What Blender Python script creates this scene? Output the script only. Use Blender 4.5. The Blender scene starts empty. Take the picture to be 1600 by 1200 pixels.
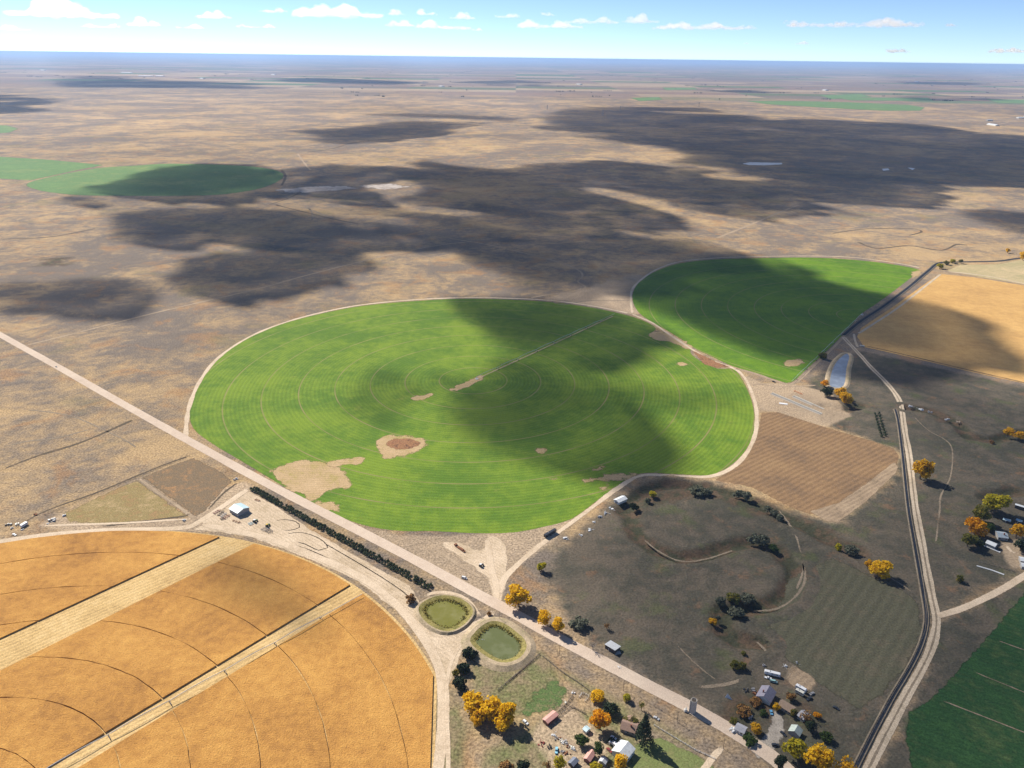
import bpy, math, random
import numpy as np
from mathutils import Vector, Matrix

random.seed(7); rng = np.random.default_rng(7)
scene = bpy.context.scene
col = scene.collection
PI = math.pi

# ------------------------------------------------------------------ camera model
F, H, YH, ROLL = 1200.0, 440.0, 90.0, math.radians(0.75)
PITCH = math.atan((600 - YH) / F)
FW = np.array([0, math.cos(PITCH), -math.sin(PITCH)])
RT = np.array([1.0, 0, 0]); UPV = np.cross(RT, FW)
RX = RT * math.cos(ROLL) + UPV * math.sin(ROLL)
UX = -RT * math.sin(ROLL) + UPV * math.cos(ROLL)

def U(x, y, z=0.0):
    """surveyed point of the map (taken from the photograph) -> ground position in metres"""
    d = RX * (x - 800) / F + UX * (600 - y) / F + FW
    t = (z - H) / d[2]
    return np.array([d[0] * t, d[1] * t, z])
def UU(pts): return np.array([U(*p)[:2] for p in pts])
def mpp(x, y):
    p = U(x, y); return float((p - [0, 0, H]) @ FW) / F
def dep(x, y):
    p = U(x, y); return math.atan2(H, math.hypot(p[0], p[1]))

cam = bpy.data.cameras.new('camera'); cam_o = bpy.data.objects.new('camera', cam); col.objects.link(cam_o)
cam.sensor_width = 36; cam.lens = 36 * F / 1600; cam.clip_start = 5; cam.clip_end = 600000
M = Matrix.Identity(4)
for i in range(3):
    M[i][0] = RX[i]; M[i][1] = UX[i]; M[i][2] = -FW[i]
M[2][3] = H
cam_o.matrix_world = M
scene.camera = cam_o

# ------------------------------------------------------------------ light
SUN_EL, SUN_AZ = math.radians(40), math.radians(-44)      # azimuth from +Y, negative = towards -X
SUN = np.array([math.sin(SUN_AZ) * math.cos(SUN_EL), math.cos(SUN_AZ) * math.cos(SUN_EL), math.sin(SUN_EL)])
sl = bpy.data.lights.new('sun', 'SUN'); sl.energy = 4.8; sl.angle = math.radians(0.5); sl.color = (1, 0.93, 0.82)
so = bpy.data.objects.new('sun', sl); col.objects.link(so)
so.rotation_euler = Vector(SUN).to_track_quat('Z', 'Y').to_euler()
so.location = (0, 0, 5000)
w = bpy.data.worlds.new('World'); scene.world = w; w.use_nodes = True
wn = w.node_tree
sky = wn.nodes.new('ShaderNodeTexSky'); sky.sky_type = 'NISHITA'; sky.sun_disc = False
sky.sun_elevation = SUN_EL; sky.sun_rotation = SUN_AZ; sky.altitude = 3000; sky.air_density = 0.6; sky.dust_density = 0.12; sky.ozone_density = 2.5
bg = wn.nodes['Background']; bg.inputs['Strength'].default_value = 0.090
wn.links.new(sky.outputs[0], bg.inputs['Color'])
scene.view_settings.view_transform = 'Standard'; scene.view_settings.look = 'None'
scene.view_settings.gamma = 1; scene.view_settings.exposure = 0.72
scene.render.engine = 'CYCLES'
cy = scene.cycles
cy.max_bounces = 6; cy.diffuse_bounces = 2; cy.glossy_bounces = 2; cy.transmission_bounces = 2
cy.volume_bounces = 4; cy.transparent_max_bounces = 40; cy.use_denoising = True; cy.use_adaptive_sampling = False
cy.caustics_reflective = False; cy.caustics_refractive = False
try:
    cy.denoiser = 'OPENIMAGEDENOISE'; cy.denoising_input_passes = 'RGB_ALBEDO_NORMAL'
except Exception: pass

# ------------------------------------------------------------------ object helpers
def tag(o, label=None, cat=None, group=None, kind=None):
    if label: o['label'] = label
    if cat: o['category'] = cat
    if group: o['group'] = group
    if kind: o['kind'] = kind
    return o
def thing(name, label, cat, loc=(0, 0, 0), rz=0.0, group=None, scale=None):
    o = bpy.data.objects.new(name, None); col.objects.link(o)
    o.empty_display_size = 1; o.location = tuple(map(float, loc)); o.rotation_euler = (0, 0, rz)
    if scale: o.scale = scale
    return tag(o, label, cat, group)
def link_mesh(name, me, parent=None):
    o = bpy.data.objects.new(name, me); col.objects.link(o)
    if parent is not None: o.parent = parent
    return o
kids = {}
def copy_tree(o, parent=None):
    c = o.copy(); col.objects.link(c)
    if parent is not None: c.parent = parent
    for ch in list(o.children): copy_tree(ch, c)
    return c

class MB:
    def __init__(s): s.v = []; s.f = []
    def add(s, vs, fs):
        b = len(s.v); s.v += [tuple(map(float, v)) for v in vs]; s.f += [[b + i for i in f] for f in fs]
    def box(s, c, size, rz=0.0, taper=1.0):
        x, y, z = c; a, b, h = size[0] / 2, size[1] / 2, size[2]
        cs, sn = math.cos(rz), math.sin(rz); vs = []
        for k, zz in ((1, z), (taper, z + h)):
            for px, py in ((-a, -b), (a, -b), (a, b), (-a, b)):
                px *= k; py *= k
                vs.append((x + px * cs - py * sn, y + px * sn + py * cs, zz))
        s.add(vs, [(0, 3, 2, 1), (4, 5, 6, 7), (0, 1, 5, 4), (1, 2, 6, 5), (2, 3, 7, 6), (3, 0, 4, 7)]); return s
    def tube(s, pts, r, n=6, r2=None):
        pts = [np.array(p, float) for p in pts]; rings = []
        for i, p in enumerate(pts):
            d = pts[min(i + 1, len(pts) - 1)] - pts[max(i - 1, 0)]; d /= (np.linalg.norm(d) + 1e-9)
            a = np.cross(d, [0, 0, 1.0]); 
            if np.linalg.norm(a) < 1e-3: a = np.array([1.0, 0, 0])
            a /= np.linalg.norm(a); b = np.cross(d, a)
            rr = r if r2 is None else r + (r2 - r) * i / (len(pts) - 1)
            rings.append([p + rr * (math.cos(2 * PI * k / n) * a + math.sin(2 * PI * k / n) * b) for k in range(n)])
        vs = [q for ring in rings for q in ring]; fs = []
        for i in range(len(pts) - 1):
            for k in range(n):
                fs.append((i * n + k, i * n + (k + 1) % n, (i + 1) * n + (k + 1) % n, (i + 1) * n + k))
        fs.append(tuple(range(n))); fs.append(tuple((len(pts) - 1) * n + k for k in range(n))); s.add(vs, fs); return s
    def prism(s, prof, y0, y1):          # profile in x,z extruded along y
        n = len(prof); vs = [(x, y0, z) for x, z in prof] + [(x, y1, z) for x, z in prof]
        s.add(vs, [tuple(range(n)), tuple(range(2 * n - 1, n - 1, -1))] + [(i, n + i, n + (i + 1) % n, (i + 1) % n) for i in range(n)]); return s
    def lathe(s, c, prof, n=20):
        vs = []; fs = []
        for r, z in prof:
            for k in range(n): vs.append((c[0] + r * math.cos(2 * PI * k / n), c[1] + r * math.sin(2 * PI * k / n), c[2] + z))
        for i in range(len(prof) - 1):
            for k in range(n): fs.append((i * n + k, i * n + (k + 1) % n, (i + 1) * n + (k + 1) % n, (i + 1) * n + k))
        s.add(vs, fs); return s
    def wheel(s, c, r, wd, n=14):         # axle along y
        vs = []; prof = [(r * .55, -wd / 2), (r * .93, -wd / 2), (r, -wd * .3), (r, wd * .3), (r * .93, wd / 2), (r * .55, wd / 2)]
        for rr, yy in prof:
            for k in range(n): vs.append((c[0] + rr * math.cos(2 * PI * k / n), c[1] + yy, c[2] + rr * math.sin(2 * PI * k / n)))
        fs = [(i * n + k, i * n + (k + 1) % n, (i + 1) * n + (k + 1) % n, (i + 1) * n + k) for i in range(5) for k in range(n)]
        fs += [tuple(range(n)), tuple(5 * n + k for k in range(n))]; s.add(vs, fs); return s
    def mesh(s, name, mat=None, smooth=False):
        me = bpy.data.meshes.new(name); me.from_pydata(s.v, [], s.f); me.update()
        if mat: me.materials.append(mat)
        if smooth: me.polygons.foreach_set('use_smooth', [True] * len(me.polygons))
        return me
    def build(s, name, mat, parent=None, smooth=False):
        return link_mesh(name, s.mesh(name, mat, smooth), parent)

# ------------------------------------------------------------------ node helpers
class NT:
    def __init__(s, name):
        s.m = bpy.data.materials.new(name); s.m.use_nodes = True; s.t = s.m.node_tree
        for n in list(s.t.nodes): s.t.nodes.remove(n)
        s.out = s.t.nodes.new('ShaderNodeOutputMaterial')
        g = s.t.nodes.new('ShaderNodeNewGeometry'); s.pos = g.outputs['Position']
    def n(s, t, **kw):
        nd = s.t.nodes.new(t)
        for k, v in kw.items(): setattr(nd, k, v)
        return nd
    def put(s, sock, v):
        if v is None: return
        if isinstance(v, bpy.types.NodeSocket): s.t.links.new(v, sock)
        elif isinstance(v, (tuple, list)) and len(v) == 3 and sock.type == 'RGBA': sock.default_value = (*v, 1)
        else: sock.default_value = v
    def math(s, op, a, b=None, c=None, clamp=False):
        nd = s.n('ShaderNodeMath', operation=op, use_clamp=clamp)
        s.put(nd.inputs[0], a); s.put(nd.inputs[1], b); s.put(nd.inputs[2], c); return nd.outputs[0]
    def vmath(s, op, a, b=None):
        nd = s.n('ShaderNodeVectorMath', operation=op); s.put(nd.inputs[0], a)
        if b is not None: s.put(nd.inputs[1], b)
        return nd.outputs['Value'] if op in ('LENGTH', 'DOT_PRODUCT', 'DISTANCE') else nd.outputs[0]
    def noise(s, size, detail=4, rough=0.55, vec=None, dist=0.0, off=0.0):
        nd = s.n('ShaderNodeTexNoise'); v = vec if vec is not None else s.pos
        if off: v = s.vmath('ADD', v, (off, off * .7, 0))
        s.put(nd.inputs['Vector'], v); nd.inputs['Scale'].default_value = 1.0 / size
        nd.inputs['Detail'].default_value = detail; nd.inputs['Roughness'].default_value = rough; nd.inputs['Distortion'].default_value = dist
        return nd.outputs[0]
    def step(s, v, a, b):
        nd = s.n('ShaderNodeMapRange', interpolation_type='SMOOTHSTEP'); s.put(nd.inputs[0], v)
        nd.inputs[1].default_value = a; nd.inputs[2].default_value = b; return nd.outputs[0]
    def lerp(s, v, a, b, c, d):
        nd = s.n('ShaderNodeMapRange'); s.put(nd.inputs[0], v)
        for i, q in enumerate((a, b, c, d)): nd.inputs[i + 1].default_value = q
        return nd.outputs[0]
    def mix(s, f, a, b, bt='MIX'):
        nd = s.n('ShaderNodeMix', data_type='RGBA', blend_type=bt)
        s.put(nd.inputs[0], f); s.put(nd.inputs[6], a); s.put(nd.inputs[7], b); return nd.outputs[2]
    def mul(s, c, f):
        nd = s.n('ShaderNodeVectorMath', operation='SCALE'); s.put(nd.inputs[0], c); s.put(nd.inputs['Scale'], f); return nd.outputs[0]
    def attr(s, name):
        return s.n('ShaderNodeAttribute', attribute_name=name).outputs['Fac']
    def ramp(s, f, stops, const=False):
        nd = s.n('ShaderNodeValToRGB'); cr = nd.color_ramp
        if const: cr.interpolation = 'CONSTANT'
        while len(cr.elements) < len(stops): cr.elements.new(0.5)
        for e, (p, c) in zip(cr.elements, stops): e.position = p; e.color = (*c, 1)
        s.put(nd.inputs[0], f); return nd.outputs[0]
    def xyz(s, v=None):
        nd = s.n('ShaderNodeSeparateXYZ'); s.put(nd.inputs[0], v if v is not None else s.pos); return nd.outputs
    def radius(s, c):
        x, y, z = s.xyz(); dx = s.math('SUBTRACT', x, float(c[0])); dy = s.math('SUBTRACT', y, float(c[1]))
        return s.math('SQRT', s.math('ADD', s.math('MULTIPLY', dx, dx), s.math('MULTIPLY', dy, dy)))
    def bump(s, h, strength=0.5, dist=1.0):
        nd = s.n('ShaderNodeBump'); s.put(nd.inputs['Height'], h); nd.inputs['Strength'].default_value = strength; nd.inputs['Distance'].default_value = dist
        return nd.outputs[0]
    def finish(s, color, rough=0.95, normal=None, spec=0.1, alpha=None, metal=0.0, trans=0.0):
        p = s.n('ShaderNodeBsdfPrincipled'); s.put(p.inputs['Base Color'], color); s.put(p.inputs['Roughness'], rough)
        p.inputs['Specular IOR Level'].default_value = spec; p.inputs['Metallic'].default_value = metal
        if normal is not None: s.put(p.inputs['Normal'], normal)
        sh = p.outputs[0]
        if trans:
            tr = s.n('ShaderNodeBsdfTranslucent'); s.put(tr.inputs[0], color)
            mx = s.n('ShaderNodeMixShader'); mx.inputs[0].default_value = trans; s.put(mx.inputs[1], sh); s.put(mx.inputs[2], tr.outputs[0]); sh = mx.outputs[0]
        if alpha is not None:
            tp = s.n('ShaderNodeBsdfTransparent'); mx = s.n('ShaderNodeMixShader'); s.put(mx.inputs[0], alpha)
            s.put(mx.inputs[1], tp.outputs[0]); s.put(mx.inputs[2], sh); sh = mx.outputs[0]
        s.t.links.new(sh, s.out.inputs['Surface']); return s.m
    def edge_alpha(s, size=7.0, wob=0.9):
        e = s.attr('edge'); nz = s.noise(size, 4, 0.65, off=311)
        return s.step(s.math('ADD', e, s.math('MULTIPLY', s.math('SUBTRACT', nz, 0.5), wob)), 0.36, 0.64)

_mc = {}
def plain(name, c, rough=0.7, spec=0.3, metal=0.0, var=0.15, size=1.5, trans=0.0):
    if name in _mc: return _mc[name]
    t = NT(name); co = t.n('ShaderNodeTexCoord').outputs['Object']
    nz = t.noise(size, 4, 0.6, vec=co)
    m = t.finish(t.mul(t.n('ShaderNodeRGB').outputs[0], t.lerp(nz, 0.25, 0.75, 1 - var, 1 + var)), rough, spec=spec, metal=metal, trans=trans)
    for n in t.t.nodes:
        if n.type == 'RGB': n.outputs[0].default_value = (*c, 1)
    _mc[name] = m; return m
def ribbed(name, c, pitch=0.9, rough=0.45, spec=0.4, amt=0.18):
    if name in _mc: return _mc[name]
    t = NT(name); co = t.n('ShaderNodeTexCoord').outputs['Object']; x, y, z = t.xyz(co)
    wv = t.math('SINE', t.math('MULTIPLY', y, 2 * PI / pitch)); nz = t.noise(2.2, 4, 0.6, vec=co)
    rust = t.step(t.noise(3.1, 5, 0.7, vec=co, off=17), 0.56, 0.72)
    cc = t.mul(t.mix(t.math('MULTIPLY', rust, 0.35), c, (0.25, 0.13, 0.07)), t.math('ADD', t.math('MULTIPLY', wv, amt * .5), t.lerp(nz, .25, .75, 1 - amt, 1 + amt)))
    m = t.finish(cc, rough, normal=t.bump(wv, 0.3, 0.05), spec=spec); _mc[name] = m; return m

# ------------------------------------------------------------------ soil and crop materials
def soil(name, cols, big=60, mid=9, fine=1.8, spk=(0.72, 1.28), rows=None, bump=0.35, edge=True, esize=7, wob=0.9, extra=None, rough=0.95):
    """patchy soil: three tones by noise, fine speckle, optional straight rows (angle, pitch, amount)"""
    t = NT(name)
    n1 = t.noise(big, 5, 0.6); n2 = t.noise(mid, 4, 0.6, off=50); n3 = t.noise(fine, 2, 0.6, off=90)
    c = t.ramp(t.math('ADD', t.math('MULTIPLY', n1, 0.6), t.math('MULTIPLY', n2, 0.4)), [(0.36, cols[0]), (0.5, cols[1]), (0.64, cols[2])])
    c = t.mul(c, t.lerp(n3, 0.3, 0.7, spk[0], spk[1])); h = n3
    if rows:
        ang, pitch, amt = rows; x, y, z = t.xyz()
        u = t.math('ADD', t.math('MULTIPLY', x, math.cos(ang)), t.math('MULTIPLY', y, math.sin(ang)))
        u = t.math('ADD', u, t.math('MULTIPLY', n1, 6.0))
        wv = t.math('SINE', t.math('MULTIPLY', u, 2 * PI / pitch)); fade = t.lerp(n2, 0.3, 0.7, 0.2, 1.0)
        c = t.mul(c, t.math('ADD', 1.0, t.math('MULTIPLY', t.math('MULTIPLY', wv, amt), fade))); h = t.math('ADD', n3, t.math('MULTIPLY', wv, 0.3))
    if extra: c = extra(t, c)
    return t.finish(c, rough, normal=t.bump(h, bump, 0.6), spec=0.05, alpha=t.edge_alpha(esize, wob) if edge else None)

def crop_green(name, c, ring0, pitch, a, b, dry, tracks=(0.25, 0.22, 0.09), amt=0.065):
    t = NT(name); r = t.radius(c)
    n1 = t.noise(110, 5, 0.6); n2 = t.noise(14, 4, 0.6, off=40); n3 = t.noise(1.3, 2, 0.6, off=70)
    cc = t.mix(t.step(t.math('ADD', t.math('MULTIPLY', n1, .65), t.math('MULTIPLY', n2, .35)), 0.38, 0.62), a, b)
    cc = t.mix(t.math('MULTIPLY', t.step(t.noise(34, 5, .65, off=130), 0.60, 0.75), 0.30), cc, dry)
    rw = t.math('ADD', r, t.math('MULTIPLY', n2, 1.2))
    w1 = t.math('SINE', t.math('MULTIPLY', rw, 2 * PI / 5.6)); w2 = t.math('SINE', t.math('MULTIPLY', rw, 2 * PI / 17.1))
    cc = t.mul(cc, t.math('ADD', 1.0, t.math('ADD', t.math('MULTIPLY', w1, amt), t.math('MULTIPLY', w2, amt * .22))))
    cc = t.mul(cc, t.lerp(n3, 0.3, 0.7, 0.78, 1.22))
    fr = t.math('FRACT', t.math('DIVIDE', t.math('ADD', r, 10 * pitch - ring0), pitch))
    d = t.math('MULTIPLY', t.math('ABSOLUTE', t.math('SUBTRACT', fr, 0.5)), pitch)     # 0 on the wheel track
    d = t.math('ABSOLUTE', t.math('SUBTRACT', d, 0.5 * pitch))
    tr = t.math('MULTIPLY', t.step(d, 1.3, 0.4), t.lerp(t.noise(60, 3, .6, off=200), 0.35, 0.65, 0.4, 1.0))
    cc = t.mix(tr, cc, tracks)
    return t.finish(cc, 0.9, normal=t.bump(t.math('ADD', n3, t.math('MULTIPLY', w1, 0.25)), 0.5, 0.5), spec=0.05, alpha=t.edge_alpha(6, .8))

def range_material():
    t = NT('rangeland'); x, y, z = t.xyz()
    n0 = t.noise(2300, 4, 0.55); n1 = t.noise(520, 6, 0.62, off=31, dist=.4); n2 = t.noise(95, 6, 0.65, off=77, dist=.5); n3 = t.noise(17, 4, 0.6, off=140); n4 = t.noise(2.1, 3, 0.7, off=190)
    tan, sage, rust, olive = (0.45, 0.315, 0.170), (0.195, 0.160, 0.130), (0.38, 0.21, 0.092), (0.23, 0.195, 0.085)
    f = t.math('ADD', t.math('MULTIPLY', n1, 0.45), t.math('ADD', t.math('MULTIPLY', n2, 0.35), t.math('MULTIPLY', n3, 0.2)))
    c = t.mix(t.step(f, 0.40, 0.56), tan, sage)
    c = t.mix(t.math('MULTIPLY', t.step(t.noise(70, 6, .66, off=260, dist=.6), 0.52, 0.66), 0.5), c, rust)
    c = t.mix(t.math('MULTIPLY', t.step(t.noise(210, 5, .62, off=330), 0.56, 0.68), 0.4), c, olive)
    c = t.mul(c, t.lerp(n0, 0.35, 0.65, 0.82, 1.18))
    # far country: square sections of farmland
    cell = t.vmath('FLOOR', t.vmath('MULTIPLY', t.pos, (1 / 1610.0, 1 / 805.0, 0)))
    wn_ = t.n('ShaderNodeTexWhiteNoise', noise_dimensions='3D'); t.put(wn_.inputs['Vector'], cell)
    sec = t.ramp(wn_.outputs['Value'], [(0.0, (0.30, 0.22, 0.14)), (0.22, (0.20, 0.15, 0.12)), (0.42, (0.10, 0.14, 0.06)), (0.50, (0.40, 0.30, 0.19)), (0.66, (0.23, 0.155, 0.115)), (0.83, (0.15, 0.13, 0.10)), (0.93, (0.07, 0.15, 0.05))], const=True)
    sec = t.mul(sec, t.lerp(n1, .3, .7, .75, 1.25))
    fy = t.math('ADD', t.math('MULTIPLY', x, 0.12), t.math('ADD', y, t.math('MULTIPLY', n0, 5000.0)))
    c = t.mix(t.math('MULTIPLY', t.step(fy, 11500, 14500), 0.8), c, sec)
    # paddocks near the houses, dry creek and worn ground (survey layers stored on the mesh)
    pas = t.mix(t.step(t.math('ADD', t.math('MULTIPLY', n2, .5), t.math('MULTIPLY', n3, .5)), .40, .60), (0.128, 0.106, 0.080), (0.076, 0.073, 0.056))
    pas = t.mix(t.math('MULTIPLY', t.step(t.noise(24, 5, .65, off=610), .56, .70), .6), pas, (0.21, 0.125, 0.075))
    pas = t.mix(t.math('MULTIPLY', t.step(t.noise(40, 5, .62, off=680), .54, .68), .6), pas, (0.09, 0.105, 0.045))
    wob = t.math('MULTIPLY', t.math('SUBTRACT', n3, .5), .8)
    c = t.mix(t.step(t.math('ADD', t.attr('pasture'), wob), .2, .8), c, pas)
    c = t.mix(t.math('MULTIPLY', t.step(t.math('ADD', t.attr('grass'), wob), .25, .75), .85), c, t.mix(t.step(t.math('ADD', t.math('MULTIPLY', n3, .5), t.math('MULTIPLY', n2, .5)), .4, .6), (0.12, 0.145, 0.055), (0.25, 0.19, 0.115)))
    c = t.mix(t.math('MULTIPLY', t.step(t.math('ADD', t.attr('brush'), wob), .25, .75), .85), c, t.mix(t.step(n3, .42, .58), (0.045, 0.05, 0.03), (0.11, 0.075, 0.05)))
    c = t.mix(t.math('MULTIPLY', t.step(t.math('ADD', t.attr('bare'), wob), .25, .75), .85), c, t.mix(t.step(n2, .4, .6), (0.42, 0.32, 0.22), (0.34, 0.26, 0.18)))
    sp = t.lerp(n4, 0.34, 0.66, 0.52, 1.40); sp = t.math('ADD', t.math('MULTIPLY', t.math('SUBTRACT', sp, .96), t.math('SUBTRACT', 1.0, t.math('MULTIPLY', t.attr('pasture'), .5))), .96)
    c = t.mul(c, sp)
    h = t.math('ADD', t.math('MULTIPLY', n4, 0.9), t.math('ADD', t.math('MULTIPLY', n3, 1.6), t.math('MULTIPLY', n2, 9.0)))
    return t.finish(c, 0.97, normal=t.bump(h, 0.55, 1.0), spec=0.03)

# ------------------------------------------------------------------ planar geometry
def catmull(P, step=4.0, closed=False):
    P = np.asarray(P, float); n = len(P); out = []
    rngs = range(n if closed else n - 1)
    for i in rngs:
        if closed: p0, p1, p2, p3 = P[(i - 1) % n], P[i], P[(i + 1) % n], P[(i + 2) % n]
        else: p0, p1, p2, p3 = P[max(i - 1, 0)], P[i], P[i + 1], P[min(i + 2, n - 1)]
        k = max(1, int(np.linalg.norm(p2 - p1) / step))
        for j in range(k):
            u = j / k
            out.append(0.5 * ((2 * p1) + (-p0 + p2) * u + (2 * p0 - 5 * p1 + 4 * p2 - p3) * u * u + (-p0 + 3 * p1 - 3 * p2 + p3) * u ** 3))
    if not closed: out.append(P[-1])
    return np.array(out)
def dense(P, step=6.0):
    P = np.asarray(P, float); out = []
    for i in range(len(P)):
        a, b = P[i], P[(i + 1) % len(P)]; k = max(1, int(np.linalg.norm(b - a) / step))
        for j in range(k): out.append(a + (b - a) * j / k)
    return np.array(out)
def normals2(P, closed):
    n = len(P)
    if closed: d = np.roll(P, -1, 0) - np.roll(P, 1, 0)
    else:
        d = np.gradient(P, axis=0)
    d /= (np.linalg.norm(d, axis=1)[:, None] + 1e-9)
    return np.c_[-d[:, 1], d[:, 0]]          # left side
def area(P): x, y = P[:, 0], P[:, 1]; return 0.5 * np.sum(x * np.roll(y, -1) - y * np.roll(x, -1))
def set_edge(me, e):
    a = me.attributes.new('edge', 'FLOAT', 'POINT'); a.data.foreach_set('value', np.asarray(e, np.float32))
LAY = [0]
def sheet(name, P, z, mat, soft=3.0, smooth=False, label=None, step=6.0, world=False, kind='structure'):
    LAY[0] += 1; z = z + (LAY[0] % 12) * .0015 * (z >= .1)
    P = np.asarray(P, float) if world else UU(P)
    P = catmull(P, step, True) if smooth else dense(P, step)
    if area(P) < 0: P = P[::-1]
    if soft >= 5:                          # ragged border: fine grid with the distance to the border stored on it
        cell = max(1.6, soft / 3.5, math.sqrt(abs(area(P)) / 16000)); lo, hi = P.min(0) - soft, P.max(0) + soft
        X, Y = np.meshgrid(np.arange(lo[0], hi[0] + cell, cell), np.arange(lo[1], hi[1] + cell, cell))
        E = np.clip(.5 + sdist(X, Y, P) / soft, 0, 1); kc = (E[:-1, :-1] + E[1:, :-1] + E[:-1, 1:] + E[1:, 1:]) > 0
        q = np.arange(X.size).reshape(X.shape); fs = np.stack([q[:-1, :-1], q[:-1, 1:], q[1:, 1:], q[1:, :-1]], -1)[kc]
        used = np.unique(fs); mp = -np.ones(X.size, int); mp[used] = np.arange(len(used))
        me = bpy.data.meshes.new(name); me.from_pydata(np.c_[X.ravel()[used], Y.ravel()[used], np.full(len(used), z)].tolist(), [], mp[fs].tolist()); me.update(); me.materials.append(mat); set_edge(me, E.ravel()[used])
        return tag(link_mesh(name, me), label, kind=kind)
    N = normals2(P, True); O = P - N * soft * .5; I = P + N * soft * .5      # left normal of ccw polygon = inwards
    n = len(P); vs = [(*p, z) for p in O] + [(*p, z) for p in I]
    fs = [(i, (i + 1) % n, n + (i + 1) % n, n + i) for i in range(n)] + [tuple(range(n, 2 * n))]
    me = bpy.data.meshes.new(name); me.from_pydata(vs, [], fs); me.update(); me.materials.append(mat); set_edge(me, [0] * n + [1] * n)
    o = link_mesh(name, me); return tag(o, label, kind=kind)
def ribbon(name, P, width, z, mat, soft=1.2, label=None, world=False, closed=False, step=5.0, wv=0.12, kind='structure', smooth=True):
    P = np.asarray(P, float) if world else UU(P)
    if smooth: P = catmull(P, step, closed)
    N = normals2(P, closed); n = len(P)
    wd = width * (1 + wv * np.interp(np.arange(n), np.arange(0, n + 4, 4), rng.uniform(-1, 1, len(np.arange(0, n + 4, 4)))))
    vs = []; e = []
    for k, ee in ((-.5, 0), (-.5, 1), (.5, 1), (.5, 0)):
        off = k * wd + (soft * .5 if (k < 0) == (ee == 1) else -soft * .5)
        vs += [(*(P[i] + N[i] * off[i]), z) for i in range(n)]; e += [ee] * n
    fs = []
    if not closed and kind == 'structure' and name == 'path':
        e = [v * min(1, i / 3, (n - 1 - i) / 3) for r in range(4) for i, v in enumerate(e[r * n:(r + 1) * n])]
    for r in range(3):
        for i in range(n if closed else n - 1):
            j = (i + 1) % n; fs.append((r * n + i, r * n + j, (r + 1) * n + j, (r + 1) * n + i)[::-1])
    me = bpy.data.meshes.new(name); me.from_pydata(vs, [], fs); me.update(); me.materials.append(mat); set_edge(me, e)
    o = link_mesh(name, me); return tag(o, label, kind=kind)
def profile_strip(mb, P, offs, zs, closed=False):
    N = normals2(P, closed); n = len(P); vs = []; fs = []
    for o_, z_ in zip(offs, zs): vs += [(*(P[i] + N[i] * o_), z_) for i in range(n)]
    for r in range(len(offs) - 1):
        for i in range(n if closed else n - 1):
            j = (i + 1) % n; fs.append((r * n + i, (r + 1) * n + i, (r + 1) * n + j, r * n + j)[::-1])
    mb.add(vs, fs)
def seg_dist(X, Y, P, closed=False):
    D = np.full(X.shape, 1e9); n = len(P)
    for i in range(n if closed else n - 1):
        a, b = P[i], P[(i + 1) % n]; ab = b - a; L = ab @ ab + 1e-9
        u = np.clip(((X - a[0]) * ab[0] + (Y - a[1]) * ab[1]) / L, 0, 1)
        D = np.minimum(D, np.hypot(X - a[0] - u * ab[0], Y - a[1] - u * ab[1]))
    return D
def inside(X, Y, P):
    c = np.zeros(X.shape, bool); n = len(P)
    for i in range(n):
        (x1, y1), (x2, y2) = P[i], P[(i + 1) % n]
        if y1 == y2: continue
        c ^= ((y1 > Y) != (y2 > Y)) & (X < (x2 - x1) * (Y - y1) / (y2 - y1) + x1)
    return c
def sdist(X, Y, P): return np.where(inside(X, Y, P), 1, -1) * seg_dist(X, Y, P, True)
def sstep(v, a, b): u = np.clip((v - a) / (b - a), 0, 1); return u * u * (3 - 2 * u)
def vnoise(X, Y, size, seed=0, oct=4, rough=.55):
    out = np.zeros(X.shape); amp = 1; tot = 0
    for o in range(oct):
        g = np.random.default_rng(seed * 31 + o).uniform(0, 1, (64, 64)); x = X / size; y = Y / size
        xi = np.floor(x).astype(int); yi = np.floor(y).astype(int); fx = x - xi; fy = y - yi; fx = fx * fx * (3 - 2 * fx); fy = fy * fy * (3 - 2 * fy)
        a = g[xi % 64, yi % 64]; b = g[(xi + 1) % 64, yi % 64]; c = g[xi % 64, (yi + 1) % 64]; d = g[(xi + 1) % 64, (yi + 1) % 64]
        out += amp * ((a * (1 - fx) + b * fx) * (1 - fy) + (c * (1 - fx) + d * fx) * fy); tot += amp; amp *= rough; size /= 2.03
    return out / tot

# ------------------------------------------------------------------ the ground, one sheet to the horizon
CREEKS = [[(985, 792), (984, 812), (996, 838), (1022, 858), (1060, 871), (1100, 868), (1140, 853), (1182, 846), (1214, 860), (1238, 884), (1243, 905), (1232, 928), (1205, 944), (1178, 950), (1150, 952)],
          [(975, 800), (990, 780), (1015, 764), (1050, 757), (1095, 762), (1160, 774), (1205, 798), (1255, 822), (1300, 846), (1340, 862)],
          [(1130, 955), (1130, 985), (1150, 1000), (1185, 1004)],
          [(1418, 637), (1450, 641), (1480, 652), (1503, 668), (1512, 682), (1550, 688), (1600, 676)],
          [(1590, 768), (1565, 772), (1540, 778)],
          [(1345, 634), (1320, 640), (1290, 634)]]
creekW = [UU(c) for c in CREEKS]
PASTURE = UU([(872, 862), (930, 806), (985, 757), (1040, 745), (1100, 750), (1200, 785), (1308, 820), (1400, 742), (1408, 705), (1300, 668), (1240, 640), (1270, 590), (1345, 548), (1450, 572), (1600, 605), (1700, 640), (1700, 860), (1600, 890), (1510, 942), (1465, 962), (1420, 1060), (1340, 1230), (1225, 1215), (1120, 1118), (1000, 1048), (925, 1000), (880, 950), (850, 905)])
PASTURE2 = UU([(1465, 975), (1600, 905), (1700, 880), (1700, 1100), (1420, 1240), (1350, 1240), (1440, 1070)])
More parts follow.
